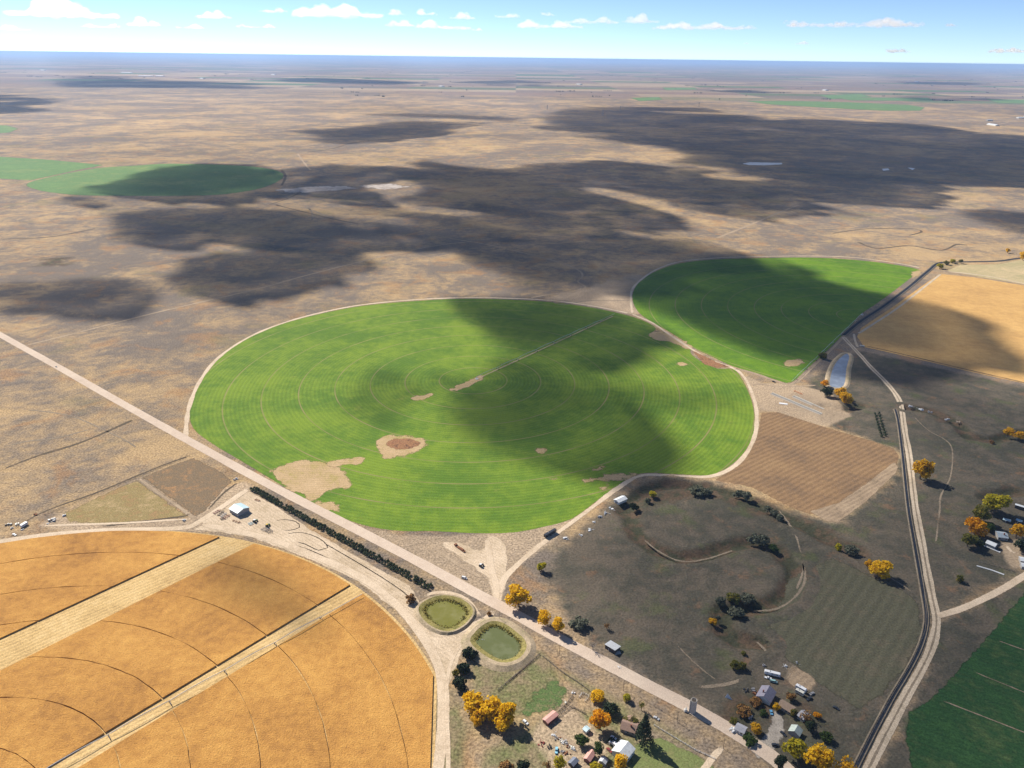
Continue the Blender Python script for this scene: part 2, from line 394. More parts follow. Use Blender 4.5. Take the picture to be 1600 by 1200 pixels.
GRASS = [UU([(735, 1035), (790, 1010), (850, 1015), (880, 1060), (860, 1110), (800, 1120), (740, 1090)]), UU([(1005, 1150), (1110, 1190), (1150, 1240), (1010, 1240), (985, 1190)]),
         UU([(690, 1110), (720, 1100), (730, 1150), (720, 1240), (680, 1240)]), UU([(870, 1040), (1000, 1110), (1090, 1160), (1080, 1175), (980, 1125), (880, 1062)]),
         UU([(860, 1110), (1000, 1110), (1000, 1230), (740, 1240), (760, 1170), (830, 1140)])]
BARE = [UU([(845, 465), (900, 455), (960, 436), (1010, 425), (1000, 445), (988, 470), (1000, 492), (960, 488), (900, 474)]),
        UU([(1160, 585), (1190, 598), (1240, 600), (1300, 615), (1330, 650), (1290, 668), (1215, 645), (1185, 640)]),
        UU([(560, 822), (620, 835), (700, 838), (780, 832), (860, 818), (900, 800), (860, 850), (800, 890), (770, 945), (720, 910), (640, 862)]),
        UU([(330, 770), (385, 750), (400, 768), (350, 830), (250, 832), (300, 805)]),
        UU([(840, 1130), (890, 1105), (920, 1125), (950, 1170), (940, 1230), (880, 1230), (830, 1150)]), UU([(1235, 1040), (1275, 1060), (1265, 1080), (1230, 1060)]),
        UU([(60, 820), (100, 800), (300, 815), (310, 830), (100, 832)]), UU([(1560, 850), (1600, 840), (1640, 880), (1580, 890)])]
BRUSH = [UU([(228, 744), (298, 714), (368, 752), (335, 780), (300, 798)]), UU([(1140, 1085), (1185, 1075), (1215, 1100), (1200, 1130), (1165, 1150), (1110, 1130)]), UU([(1240, 1090), (1300, 1110), (1310, 1150), (1240, 1130)]), UU([(55, 402), (90, 398), (122, 406), (100, 418), (60, 416)]),
         UU([(985, 775), (1100, 752), (1210, 790), (1310, 830), (1300, 850), (1200, 812), (1100, 775), (1000, 800)]), UU([(1425, 635), (1470, 640), (1500, 660), (1480, 668)])]
def axis(a, b, fine, lo, hi):
    v = list(np.arange(a, b + .1, fine)); s = fine; x = a
    left = []
    while x > lo: s *= 1.13; x -= s; left.append(x)
    s = fine; x = b; right = []
    while x < hi: s *= 1.10; x += s; right.append(x)
    return np.array(left[::-1] + v + right)
gx = axis(-700, 900, 5.0, -165000, 165000); gy = axis(340, 1250, 5.0, -1500, 158000)
GX, GY = np.meshgrid(gx, gy); shp = GX.shape
near = (np.abs(GX - 100) < 1500) & (GY < 2600) & (GY > 200)
nx, ny = GX[near], GY[near]
def layer(fn):
    a = np.zeros(shp); a[near] = fn(nx, ny); return a
cd = [seg_dist(nx, ny, c) for c in creekW]
dmin = np.minimum.reduce(cd)
cr = np.zeros(shp); cr[near] = np.exp(-(dmin / 7.5) ** 4)
GZ = -3.2 * cr
rim = np.zeros(shp); rim[near] = np.exp(-((dmin - 14) / 5) ** 2); GZ += 0.5 * rim
A_past = layer(lambda X, Y: np.maximum(sstep(sdist(X, Y, PASTURE), -22, 22), sstep(sdist(X, Y, PASTURE2), -12, 12)))
A_grass = layer(lambda X, Y: np.maximum.reduce([sstep(sdist(X, Y, p), -12, 14) for k, p in enumerate(GRASS)]))
A_bare = layer(lambda X, Y: np.maximum.reduce([sstep(sdist(X, Y, p), -8, 8) for p in BARE]))
A_brush = layer(lambda X, Y: np.maximum(np.maximum.reduce([sstep(sdist(X, Y, p), -14, 14) * (.42 if k == 0 else 1) for k, p in enumerate(BRUSH)]) * .75, np.exp(-(dmin / 12) ** 2)))
gm = bpy.data.meshes.new('ground'); ny_, nx_ = shp
idx = np.arange(nx_ * ny_).reshape(shp)
quads = np.stack([idx[:-1, :-1], idx[:-1, 1:], idx[1:, 1:], idx[1:, :-1]], -1).reshape(-1, 4)
gm.vertices.add(nx_ * ny_); gm.vertices.foreach_set('co', np.stack([GX, GY, GZ], -1).astype(np.float32).ravel())
gm.loops.add(len(quads) * 4); gm.loops.foreach_set('vertex_index', quads.ravel().astype(np.int32))
gm.polygons.add(len(quads)); gm.polygons.foreach_set('loop_start', np.arange(0, len(quads) * 4, 4, dtype=np.int32))
gm.polygons.foreach_set('use_smooth', [True] * len(quads))
for nm, A in (('pasture', A_past), ('grass', A_grass), ('bare', A_bare), ('brush', A_brush)):
    at = gm.attributes.new(nm, 'FLOAT', 'POINT'); at.data.foreach_set('value', A.astype(np.float32).ravel())
gm.update(); gm.validate(); gm.materials.append(range_material())
tag(link_mesh('ground', gm), 'dry tan and grey rangeland plain reaching to the horizon', kind='structure')

# ------------------------------------------------------------------ fields
G1 = np.array([-57.5, 1047.4]); G1R = 397.0
G2 = np.array([660.5, 1377.8]); G2R = 425.0
CN = np.array([-364.4, 303.7]); CNR = 343.5
GREEN_A, GREEN_B, DRY = (0.165, 0.245, 0.026), (0.088, 0.165, 0.020), (0.30, 0.275, 0.07)
m_g1 = crop_green('winter_wheat', G1, 50, 50.0, GREEN_A, GREEN_B, DRY)
m_g2 = crop_green('young_wheat', G2, 50, 50.0, (0.135, 0.240, 0.018), (0.080, 0.165, 0.018), (0.20, 0.22, 0.05), amt=.035)
m_track = soil('packed_dirt', [(0.62, 0.50, 0.37), (0.55, 0.44, 0.32), (0.44, 0.34, 0.235)], big=40, mid=5, fine=1.1, spk=(.8, 1.2), esize=4)
m_road = soil('road_gravel', [(0.58, 0.475, 0.375), (0.53, 0.425, 0.335), (0.47, 0.37, 0.285)], big=70, mid=7, fine=1.0, spk=(.86, 1.14), esize=4, wob=.7)
m_trail = soil('two_track', [(0.40, 0.31, 0.215), (0.34, 0.26, 0.18), (0.27, 0.205, 0.14)], big=30, mid=5, fine=1.2, esize=5, wob=1.2)
m_cow = soil('cow_trail', [(0.28, 0.225, 0.165), (0.23, 0.185, 0.135), (0.17, 0.14, 0.10)], big=30, mid=5, fine=1.2, esize=5, wob=1.5)
m_rut = soil('weedy_fence_line', [(0.12, 0.09, 0.06), (0.10, 0.08, 0.055), (0.17, 0.12, 0.08)], big=30, mid=6, fine=1.4, esize=6, wob=1.4)
m_lot = soil('yard_dirt', [(0.58, 0.465, 0.34), (0.50, 0.395, 0.28), (0.40, 0.31, 0.205)], big=34, mid=6, fine=1.2, rows=(math.radians(50), 3.4, .10), esize=12, wob=1.1)
m_patch = soil('bare_patch', [(0.48, 0.345, 0.20), (0.42, 0.30, 0.165), (0.34, 0.27, 0.10)], big=30, mid=5, fine=1.2, rows=(math.radians(95), 4.5, .07), esize=18, wob=2.0)
m_plow = soil('cut_brown_stubble', [(0.27, 0.175, 0.092), (0.225, 0.142, 0.078), (0.16, 0.108, 0.068)], big=60, mid=8, fine=1.3, spk=(.7, 1.3), rows=(math.radians(128), 6.5, .07), bump=.6, esize=8)
m_wedge = soil('pale_stubble', [(0.36, 0.27, 0.18), (0.29, 0.215, 0.145), (0.22, 0.165, 0.11)], big=30, mid=6, fine=1.3, rows=(math.radians(128), 5.0, .12), esize=9, wob=1.3)
m_gold = soil('gold_stubble', [(0.60, 0.375, 0.140), (0.52, 0.315, 0.115), (0.42, 0.25, 0.095)], big=90, mid=12, fine=1.6, spk=(.82, 1.18), rows=(math.radians(82), 6.5, .07), esize=6)
m_pale = soil('pale_hay', [(0.52, 0.40, 0.23), (0.42, 0.34, 0.19), (0.33, 0.29, 0.15)], big=80, mid=12, fine=2, esize=8)
m_stub = soil('harvested_lane', [(0.60, 0.43, 0.21), (0.52, 0.36, 0.16), (0.40, 0.27, 0.12)], big=40, mid=6, fine=1.2, rows=(math.radians(135), 4.2, .12), edge=False)
def lines_dark(t, c): return c
m_dkgreen = soil('alfalfa', [(0.034, 0.085, 0.028), (0.022, 0.060, 0.022), (0.058, 0.092, 0.034)], big=30, mid=7, fine=1.4, spk=(.65, 1.35), rows=(math.radians(60), 5.0, .12), esize=9, wob=1.2)
m_far_green = soil('far_green_crop', [(0.15, 0.25, 0.085), (0.12, 0.21, 0.075), (0.20, 0.26, 0.09)], big=200, mid=30, fine=4, esize=30)

sheet('field', [G1 + G1R * np.array([math.cos(a), math.sin(a)]) for a in np.linspace(0, 2 * PI, 200)[:-1]] if False else
      UU([(296, 645), (302, 615), (318, 585), (345, 556), (385, 530), (430, 510), (490, 493), (560, 479), (640, 471), (720, 467), (790, 468), (860, 472), (920, 480), (965, 489), (1000, 499), (1024, 512), (1020, 522), (1050, 533), (1077, 540), (1080, 553), (1098, 566), (1122, 576), (1146, 577), (1160, 594), (1172, 618), (1179, 650), (1176, 680), (1163, 706), (1140, 728), (1110, 742), (1060, 741), (1000, 740), (960, 762), (920, 792), (890, 812), (850, 823), (800, 832), (740, 833), (680, 830), (620, 829), (560, 818), (500, 792), (440, 758), (380, 722), (330, 692), (303, 670)]),
      0.06, m_g1, soft=2.5, smooth=True, world=True, label='large round green wheat field in the middle with ring shaped rows')
sheet('field', UU([(989, 458), (1000, 440), (1025, 424), (1060, 412), (1110, 406), (1180, 403.5), (1260, 402.5), (1320, 405), (1380, 411), (1434, 421), (1428, 430), (1400, 452), (1370, 474), (1345, 491), (1330, 508), (1300, 540), (1262, 575), (1236, 597), (1215, 594), (1180, 582), (1145, 572), (1110, 556), (1085, 544), (1050, 521), (1022, 505), (1000, 490), (990, 474)]),
      0.06, m_g2, soft=3, smooth=True, world=True, label='second green wheat field beyond, cut off straight along the canal')
sheet('field', [(1190, 645), (1215, 644), (1290, 668), (1365, 690), (1396, 701), (1404, 712), (1399, 735), (1352, 776), (1330, 795), (1308, 806), (1265, 803), (1200, 781), (1118, 750), (1150, 730), (1172, 704), (1185, 676)], 0.05, m_plow, label='reddish brown stubble field beside the round green field')
sheet('field', [(1266, 799), (1310, 786), (1352, 757), (1397, 722), (1403, 730), (1398, 741), (1354, 783), (1310, 816), (1290, 814)], 0.08, m_wedge, label='pale stubble corner of the brown field')
sheet('field', [(1468, 428), (1520, 433), (1600, 446), (1700, 464), (1700, 625), (1600, 599), (1500, 577), (1400, 553), (1350, 542), (1339, 526), (1346, 512), (1400, 476), (1440, 447)], 0.05, m_gold, label='golden stubble field beyond the canal on the right')
sheet('field', [(1480, 423), (1500, 414), (1560, 413), (1600, 405), (1700, 396), (1700, 460), (1600, 444), (1540, 434)], 0.05, m_pale, label='pale hay field behind the golden stubble')
sheet('field', [(1600, 928), (1582, 950), (1542, 997), (1500, 1045), (1457, 1090), (1422, 1113), (1415, 1150), (1430, 1240), (1750, 1240), (1750, 880)], 0.05, m_dkgreen, soft=6, label='very dark green field in the lower right corner')
for i, (a, b) in enumerate([((1460, 1090), (1640, 1160)), ((1505, 1043), (1640, 1098)), ((1545, 996), (1640, 1030))]):
    ribbon('path', [a, b], 1.1, 0.16, m_cow, label=['upper', 'middle', 'lower'][2 - i] + ' thin pale wheel line across the dark green field')
sheet('field', [(-60, 240), (0, 245), (80, 250), (161, 258), (120, 266), (70, 277), (47, 282), (0, 279), (-60, 276)], 0.3, m_far_green, soft=20, label='distant green strip field at the left edge')
sheet('field', [(42, 288), (50, 294), (75, 300), (125, 305), (200, 306), (280, 306), (345, 304), (395, 297), (425, 288), (441, 278), (441, 271), (425, 265), (390, 260), (330, 257), (260, 256), (210, 259), (160, 262), (110, 270), (60, 281)], 0.3, m_far_green, soft=14, smooth=True, label='distant round green field under the left cloud shadow')
sheet('field', [(-40, 195), (10, 196), (28, 201), (15, 207), (-40, 211)], 0.5, m_far_green, soft=30, label='small green field far off at the left edge')
sheet('field', [(1165, 158), (1250, 158), (1330, 160), (1420, 164), (1445, 168), (1437, 173), (1380, 173), (1300, 169), (1200, 163)], 0.8, m_far_green, soft=40, label='long thin green field far off on the right')
for pts, lb in [([(1280, 149), (1345, 147), (1362, 151), (1300, 155)], 'far green field beneath the horizon, right of centre'), ([(1300, 152), (1450, 153), (1460, 158), (1330, 157)], 'far green strip just behind the long thin field'), ([(1540, 155), (1700, 157), (1700, 162), (1560, 161)], 'far green field at the right edge'), ([(985, 153), (1030, 152), (1035, 156), (1000, 158)], 'tiny far green field near the middle'), ([(1035, 137), (1085, 137), (1090, 140), (1040, 141)], 'pale green field far out near the middle')]:
    sheet('field', pts, 1.2, m_far_green, soft=60, step=80, label=lb)
m_pan = soil('salt_crust', [(0.80, 0.80, 0.79), (0.76, 0.76, 0.75), (0.70, 0.69, 0.67)], big=60, mid=12, fine=3, esize=20, wob=1.0)
m_alk = soil('alkali', [(0.58, 0.53, 0.48), (0.44, 0.38, 0.33), (0.26, 0.21, 0.17)], big=60, mid=12, fine=3, esize=30, wob=2.9)
for pts, lb in [([(432, 296), (480, 292), (540, 291), (560, 294), (520, 298), (470, 301), (440, 300)], 'white alkali crust beside the distant round field'), ([(560, 291), (610, 287), (640, 292), (600, 297)], 'second white alkali crust further right'), ([(1160, 256), (1172, 253.5), (1190, 254), (1222, 254.5), (1222, 257), (1195, 258.5), (1170, 258)], 'white salt pan shining inside the big cloud shadow'), ([(1378, 264), (1388, 263), (1390, 266), (1380, 267)], 'small white salt spot right of the salt pan'), ([(1418, 262), (1430, 263), (1426, 266)], 'smallest white salt spot at the far right')]:
    pan = 'salt' in lb
    sheet('ground', pts, 0.5, m_pan if pan else m_alk, soft=14 if pan else 36, step=12, label=lb)

# bare spots inside the fields
for pts, lb in [
    ([(424, 736), (455, 723), (490, 721), (512, 724), (532, 733), (545, 748), (548, 760), (520, 766), (505, 770), (490, 782), (470, 772), (442, 757)], 'big bare tan patch by the road in the round field'),
    ([(508, 723), (535, 718), (560, 715), (567, 721), (545, 727), (520, 729)], 'small tan patch above the big bare patch'),
    ([(470, 776), (500, 783), (528, 790), (524, 799), (498, 791)], 'tan streak below the big bare patch'),
    ([(588, 692), (602, 682), (640, 682), (666, 690), (655, 703), (632, 712), (600, 716), (592, 706)], 'oval bare ring round the brown brush in the field'),
    ([(703, 608), (722, 599), (738, 592), (752, 588), (756, 593), (740, 599), (728, 607), (712, 611)], 'bare strip at the pivot centre'),
    ([(644, 622), (660, 617), (675, 616), (668, 622), (652, 625)], 'small bare strip left of the pivot centre'),
    ([(1013, 523), (1028, 518), (1052, 524), (1080, 540), (1074, 545), (1045, 533), (1022, 531)], 'tan tongue between the two round fields'),
    ([(1056, 568), (1066, 566), (1076, 569), (1066, 572)], 'little pale spot near the right side of the field'),
    ([(836, 704), (850, 700), (858, 703), (846, 709)], 'bare spot right of the field centre'),
    ([(912, 752), (935, 745), (960, 741), (985, 742), (1000, 740), (975, 750), (940, 750), (918, 755)], 'ragged bare streak at the lower right rim'),
    ([(934, 762), (950, 757), (954, 761), (942, 766)], 'bare spot below the ragged streak'),
    ([(858, 748), (872, 745), (870, 750)], 'tiny bare spot in the lower field'),
    ([(922, 735), (938, 729), (942, 731), (928, 736)], 'thin bare spot above the ragged streak'),
    ([(1225, 566), (1240, 562), (1256, 563), (1252, 570), (1236, 573), (1228, 571)], 'pale oval bare spot in the second green field'),
    ([(1428, 424), (1440, 424), (1432, 432), (1424, 433)], 'pale corner of the second green field')]:
    sheet('ground', pts, 0.10, m_patch, soft=13, smooth=True, label=lb, step=4)
m_brush = soil('brown_brush', [(0.22, 0.10, 0.06), (0.30, 0.16, 0.08), (0.12, 0.06, 0.045)], big=12, mid=4, fine=1.2, spk=(.5, 1.5), bump=1, esize=5, wob=1.6)
sheet('ground', [(603, 693), (615, 686), (640, 686), (656, 692), (645, 700), (618, 702)], 0.16, m_brush, soft=5, smooth=True, label='reddish brown weeds inside the oval bare ring')

# yards and lots
sheet('yard', [(388, 768), (362, 785), (345, 800), (312, 812), (318, 820), (300, 828), (350, 832), (400, 842), (480, 872), (560, 908), (620, 955), (660, 1000), (686, 1040), (695, 1080), (706, 1060), (716, 1030), (735, 998), (760, 982), (745, 975), (700, 985), (668, 982), (652, 958), (655, 940), (640, 915), (600, 893), (540, 860), (480, 824), (430, 790)], 0.05, m_lot, soft=5, label='pale dirt yard between windbreak and cornfield').__setitem__('kind', 'structure')
sheet('yard', [(690, 850), (720, 848), (750, 860), (765, 838), (790, 850), (792, 890), (786, 930), (772, 945), (764, 910), (740, 885)], 0.05, m_lot, soft=8, smooth=True, label='pale worn dirt fan where the field tracks meet the road')
sheet('yard', [(1210, 1110), (1222, 1118), (1224, 1140), (1215, 1165), (1185, 1185), (1172, 1172), (1195, 1150), (1205, 1130)], 0.06, soil('gravel_yard', [(0.40, 0.36, 0.31), (0.33, 0.295, 0.255), (0.24, 0.21, 0.18)], big=12, mid=4, fine=1, esize=7, wob=1.4), soft=5, smooth=True, label='grey gravel drive by the farm houses')
sheet('yard', [(1240, 1040), (1262, 1052), (1275, 1070), (1258, 1080), (1234, 1066)], 0.06, m_wedge, soft=8, smooth=True, label='pale striped feed ground behind the farm')
m_lawn = soil('lawn', [(0.11, 0.16, 0.055), (0.085, 0.13, 0.045), (0.20, 0.175, 0.09)], big=9, mid=3, fine=1.2, spk=(.6, 1.4), esize=8, wob=1.8)
sheet('field', [(812, 1112), (838, 1086), (862, 1065), (876, 1068), (884, 1082), (870, 1100), (845, 1112), (825, 1120)], 0.06, m_lawn, soft=14, smooth=True, label='bright green grass paddock beside the pink roofed shed')
sheet('field', [(992, 1165), (1030, 1152), (1095, 1184), (1130, 1215), (1030, 1215), (985, 1200)], 0.06, soil('dry_lawn', [(0.17, 0.20, 0.075), (0.14, 0.165, 0.06), (0.21, 0.195, 0.09)], big=14, mid=4, fine=1.2, esize=8, wob=1.4), soft=5, label='mown green lawn behind the white rail fence')
sheet('field', [(1235, 905), (1300, 872), (1360, 900), (1430, 935), (1440, 990), (1410, 1050), (1345, 1110), (1290, 1075), (1235, 1035), (1195, 1000)], 0.05, soil('old_paddock', [(0.105, 0.098, 0.066), (0.09, 0.088, 0.058), (0.12, 0.102, 0.07)], big=50, mid=9, fine=1.6, rows=(math.radians(-40), 9, .12), esize=14, wob=1.3), soft=10, label='dull olive paddock west of the canal road')

m_plot = soil('weedy_plot', [(0.31, 0.19, 0.095), (0.25, 0.195, 0.085), (0.37, 0.27, 0.14)], big=22, mid=6, fine=1.3, spk=(.65, 1.35), esize=9, wob=1.2)
m_plot2 = soil('dark_weedy_plot', [(0.25, 0.160, 0.085), (0.17, 0.130, 0.085), (0.33, 0.19, 0.09)], big=18, mid=6, fine=1.3, spk=(.6, 1.4), esize=9, wob=1.2)
sheet('field', [(100, 803), (160, 774), (214, 751), (248, 776), (292, 807), (230, 813), (150, 818), (110, 815)], 0.05, m_plot, soft=7, label='rusty olive weedy plot left of the short pale trail')
sheet('field', [(224, 746), (262, 730), (302, 716), (345, 738), (362, 752), (345, 768), (318, 800), (306, 806), (262, 774)], 0.05, m_plot2, soft=7, label='dark brown weedy triangle between trail and county road')
ribbon('path', [(60, 822), (110, 820), (200, 817), (260, 813), (302, 811)], 3.0, 0.12, m_track, soft=1.6, label='pale track under the rusty weedy plot')
# roads and tracks
ribbon('road', [(-120, 455), (0, 523), (90, 573), (190, 630), (290, 686), (420, 757), (560, 829), (650, 876), (740, 925), (800, 957), (870, 996), (940, 1033), (1010, 1070), (1080, 1106), (1150, 1146), (1215, 1190), (1262, 1240)], 12.0, 0.20, m_road, soft=1.6, label='straight pale gravel county road crossing the view', wv=.04)
def ring(c, r, a0, a1, n=120): return [c + r * np.array([math.cos(a), math.sin(a)]) for a in np.radians(np.linspace(a0, a1, n))]
ribbon('path', [(290, 686), (292, 655), (298, 628), (312, 596), (338, 562), (378, 533), (425, 511), (485, 492.5), (558, 477.5), (640, 469), (720, 465.3), (790, 466), (860, 469.5), (925, 478), (985, 490)], 5.5, 0.12, m_track, soft=2, label='pale track round the back of the large green field', wv=.25)
ribbon('path', [(985, 490), (1018, 504), (1045, 522), (1080, 545), (1108, 562), (1145, 575), (1160, 586), (1170, 602), (1180, 630), (1182.5, 655), (1179, 682), (1165, 710), (1142, 732), (1108, 744.5), (1060, 744), (1003, 743), (965, 763), (925, 793), (880, 826), (840, 855), (806, 885), (788, 905), (778, 935)], 5.5, 0.12, m_track, soft=2, label='pale track along the right rim of the large green field', wv=.2)
ribbon('path', [(988, 490), (986, 470), (988, 452), (1003, 436), (1028, 420), (1062, 409), (1112, 403.5), (1180, 401), (1260, 400), (1330, 402), (1400, 411), (1440, 419)], 5, 0.12, m_track, soft=2.5, label='pale track round the back of the second green field', wv=.25)
ribbon('path', [(1145, 575), (1180, 584), (1215, 596), (1240, 599), (1275, 568), (1305, 540), (1330, 512)], 5, 0.12, m_trail, soft=2, label='track along the near rim of the second green field')
ribbon('path', [(1173, 605), (1185, 600), (1220, 604), (1280, 602)], 3.5, 0.13, m_trail, label='short dirt track to the small reservoir')
sheet('ground', [(1082, 548), (1100, 556), (1120, 566), (1140, 573), (1120, 575), (1100, 569)], .11, m_brush, soft=5, label='weedy hollow between the two round fields')
ribbon('path', [(760, 838), (764, 862), (768, 890), (775, 915), (776, 945)], 6, 0.13, m_track, soft=2, label='dirt track dropping from the field to the road')
ribbon('path', [(672, 852), (700, 872), (735, 893), (765, 908)], 4, 0.13, m_trail, soft=2, label='faint dirt track past the rusty trailer')
ribbon('path', [(393, 760), (360, 783), (335, 800), (312, 815), (300, 822), (270, 826), (180, 828), (90, 834), (0, 846), (-80, 862)], 7, 0.12, m_track, soft=2, label='pale track between cornfield and rangeland on the left')
ribbon('path', [(310, 818), (360, 828), (420, 842), (490, 868), (560, 900), (612, 938), (650, 980), (676, 1020), (690, 1060), (693, 1110), (690, 1160), (680, 1230)], 8, 0.13, m_track, soft=2, label='pale haul track along the rim of the cornfield')
ribbon('path', [(735, 990), (718, 1010), (705, 1035), (698, 1070), (697, 1110), (700, 1160), (700, 1240)], 3, 0.15, m_track, label='curved track past the dark cedars')
ribbon('path', [(660, 985), (690, 992), (720, 985), (760, 966), (775, 950)], 6, 0.14, m_track, soft=2, label='dirt track between the two ponds')
ribbon('path', [(655, 938), (672, 928), (700, 926), (728, 936), (745, 956), (752, 968)], 4, 0.14, m_track, label='track round the upper pond')
ribbon('path', [(0, 455), (0, 455)], 1, .1, m_rut) if False else None
for pts, wd, mt, lb in [
    ([(20, 830), (45, 812), (80, 795), (150, 770), (215, 743), (262, 724), (300, 711)], 2.2, m_rut, 'weedy fence line left of the road'),
    ([(215, 746), (250, 772), (285, 796), (310, 816)], 4, m_trail, 'short pale trail across the left rangeland'),
    ([(150, 824), (220, 815), (290, 806), (305, 800)], 2.2, m_rut, 'dark weedy ditch above the left track'),
    ([(322, 800), (350, 770), (375, 752)], 2.4, m_rut, 'weedy ditch beside the shop lane'),
    ([(20, 545), (120, 520), (250, 487), (400, 452), (480, 430), (600, 400), (680, 384), (730, 378)], 5, m_trail, 'long faint trail across the rangeland'),
    ([(700, 372), (760, 382), (830, 398), (880, 412), (905, 423), (910, 432), (903, 440), (915, 449), (900, 455), (860, 460), (826, 466)], 5, m_trail, 'winding trail to the back of the green field'),
    ([(1120, 372), (1170, 352), (1215, 333), (1248, 320)], 9, m_trail, 'pale straight trail on the far rangeland'),
    ([(430, 320), (470, 330), (520, 342), (560, 350)], 6, m_rut, 'dark gully line in the cloud shadow'),
    ([(1210, 1205), (1190, 1190), (1185, 1176)], 6, m_track, 'farm entrance from the county road'),
    ([(1085, 1225), (1112, 1186), (1130, 1165), (1136, 1150)], 6, m_track, 'lawn drive joining the county road'),
    ([(975, 1112), (965, 1122), (955, 1135)], 4, m_track, 'house drive by the dark tree'),
    ([(848, 1120), (870, 1142), (900, 1165), (935, 1180), (955, 1205)], 4.5, m_trail, 'dirt farm lane between sheds'),
    ([(1425, 648), (1450, 672), (1478, 688), (1488, 705), (1485, 745), (1470, 775), (1468, 800), (1462, 850)], 1.6, m_cow, 'thin cow trail east of the canal'),
    ([(1215, 795), (1240, 830), (1250, 860), (1255, 890), (1243, 925)], 2, m_cow, 'thin trail along the creek bend'),
    ([(1000, 838), (1030, 862), (1065, 877), (1105, 873), (1150, 858)], 1.6, m_cow, 'pale bank trail inside the first creek bend'),
    ([(1170, 955), (1210, 952), (1240, 935), (1258, 905), (1250, 870), (1225, 840)], 2.2, m_cow, 'curving sandy trail round the creek loop'),
    ([(1050, 1000), (1090, 1040), (1130, 1070)], 1.8, m_cow, 'faint double track crossing the pasture'),
    ([(1165, 1000), (1185, 1005), (1200, 1020), (1235, 1040)], 2, m_cow, 'pale cow trail below the creek'),
        ([(1080, 1075), (1130, 1070), (1165, 1060)], 3, m_cow, 'pale trail north of the silo'),
    ([(1350, 640), (1420, 700)], 1.2, m_trail, '') if False else ([(1330, 870), (1395, 905), (1432, 930)], 2, m_cow, 'faint trail by the yellow pasture tree'),
    ([(780, 1076), (812, 1050), (843, 1022)], 1.6, m_rut, 'weedy strip and painted fence shadow along the paddock fence'),  # dark colour stands for the fence's shadow as well as the weeds
    ([(1600, 868), (1580, 862), (1572, 850), (1560, 846)], 4, m_track, 'curved drive of the right hand farm'),
    ([(1350, 540), (1400, 551), (1500, 575), (1600, 598), (1690, 622)], 3, m_rut, 'dark ditch along the golden field'),
    ([(1478, 424), (1540, 431), (1600, 443), (1690, 458)], 5, m_track, 'pale track behind the golden field'),
    ([(1300, 365), (1350, 358), (1420, 357), (1440, 362), (1420, 368)], 6, m_rut, 'upper dark meander of the dry wash'),
    ([(1340, 378), (1370, 388), (1420, 384), (1470, 391), (1495, 382), (1515, 384)], 7, m_rut, 'lower dark meander of the dry wash'),
    ([(470, 300), (450, 310), (420, 320)], 5, m_rut, 'dark bank by the alkali crust'),
    ([(0, 374), (80, 370), (150, 357)], 7, m_rut, 'dark fence line at the left edge'),
    ([(420, 818), (440, 812), (462, 815), (468, 824), (450, 829), (432, 826)], .9, m_cow, 'tyre loop in the pale yard by the tractors'),
    ([(440, 836), (470, 832), (500, 842), (512, 856), (498, 860), (476, 850), (455, 845)], .9, m_cow, 'tyre loop in the pale yard below the windbreak'),
    ([(500, 845), (540, 868), (590, 898), (630, 925), (650, 945)], .8, m_cow, 'tyre ruts along the pale yard'),
    ([(400, 838), (440, 846), (490, 862), (550, 892), (600, 922)], .8, m_cow, 'second tyre ruts along the pale yard'),
    ([(440, 290), (446, 276), (440, 266)], 10, m_rut, 'dark rim weeds at the far round field'),
    ([(400, 316), (440, 322), (480, 326), (530, 345), (580, 352), (640, 356), (700, 372)], 6, m_cow, 'faint drainage line across the shaded plain'),
    ([(430, 330), (450, 340), (485, 344), (488, 334), (480, 322)], 5, m_cow, 'looping dry channel in the shaded plain'),
    ([(480, 238), (520, 232), (560, 222), (640, 214), (700, 208)], 12, m_rut, 'dark fence line on the far left plain'),
    ([(465, 240), (478, 258), (486, 266)], 9, m_trail, 'pale trail on the far left plain'),
    ([(0, 700), (40, 690), (90, 684), (150, 668)], 3, m_cow, 'cow trail on the near left rangeland'),
    ([(40, 640), (110, 650), (180, 680), (215, 700)], 2, m_cow, 'crossing cow trail on the near left rangeland'),
    ([(110, 620), (160, 600), (230, 580), (290, 575)], 2.5, m_cow, 'cow trail right of the far county road'),
    ([(860, 470), (880, 476), (920, 470), (990, 470)], 3, m_cow, 'worn trail in the tan gap between fields'),
    ([(620, 150), (800, 158), (900, 168)], 14, m_rut, 'dark section line on the far plain'),
    ([(1480, 196), (1550, 196), (1600, 184)], 12, m_trail, 'pale farm track at the far right'),
    ([(0, 735), (60, 712), (130, 690), (210, 655)], 4, m_rut, 'dark weedy draw left of the county road')]:
    ribbon('path', pts, wd, 0.11, mt, soft=1.6, label=lb, wv=.3)

# canal and canal road
CANAL_A = UU([(1690, 398), (1600, 403), (1560, 408), (1500, 409.5), (1468, 411), (1450, 424), (1420, 449), (1380, 479), (1345, 502), (1318, 524)])
CANAL_B = UU([(1399, 640), (1404, 660), (1410.5, 710), (1419, 790), (1429, 850), (1436, 890), (1442, 925), (1447.5, 960), (1445.5, 985), (1436, 1015), (1418, 1050), (1398, 1083), (1382, 1112), (1361, 1152), (1332, 1210)])
m_bank = soil('canal_bank', [(0.21, 0.175, 0.13), (0.17, 0.14, 0.105), (0.12, 0.10, 0.075)], big=30, mid=6, fine=1.2, edge=False)
def water_mat(name, c, rough=.08, streak=None):
    t = NT(name); n = t.noise(14, 3, .6); n2 = t.noise(1.5, 2, .5)
    cc = t.mix(t.step(n, .4, .7), c, streak or tuple(q * 1.4 for q in c))
    return t.finish(cc, rough, normal=t.bump(n2, .06, .2), spec=.25 if rough < .5 else .02)
m_canal = water_mat('canal_water', (0.022, 0.027, 0.038), .6)
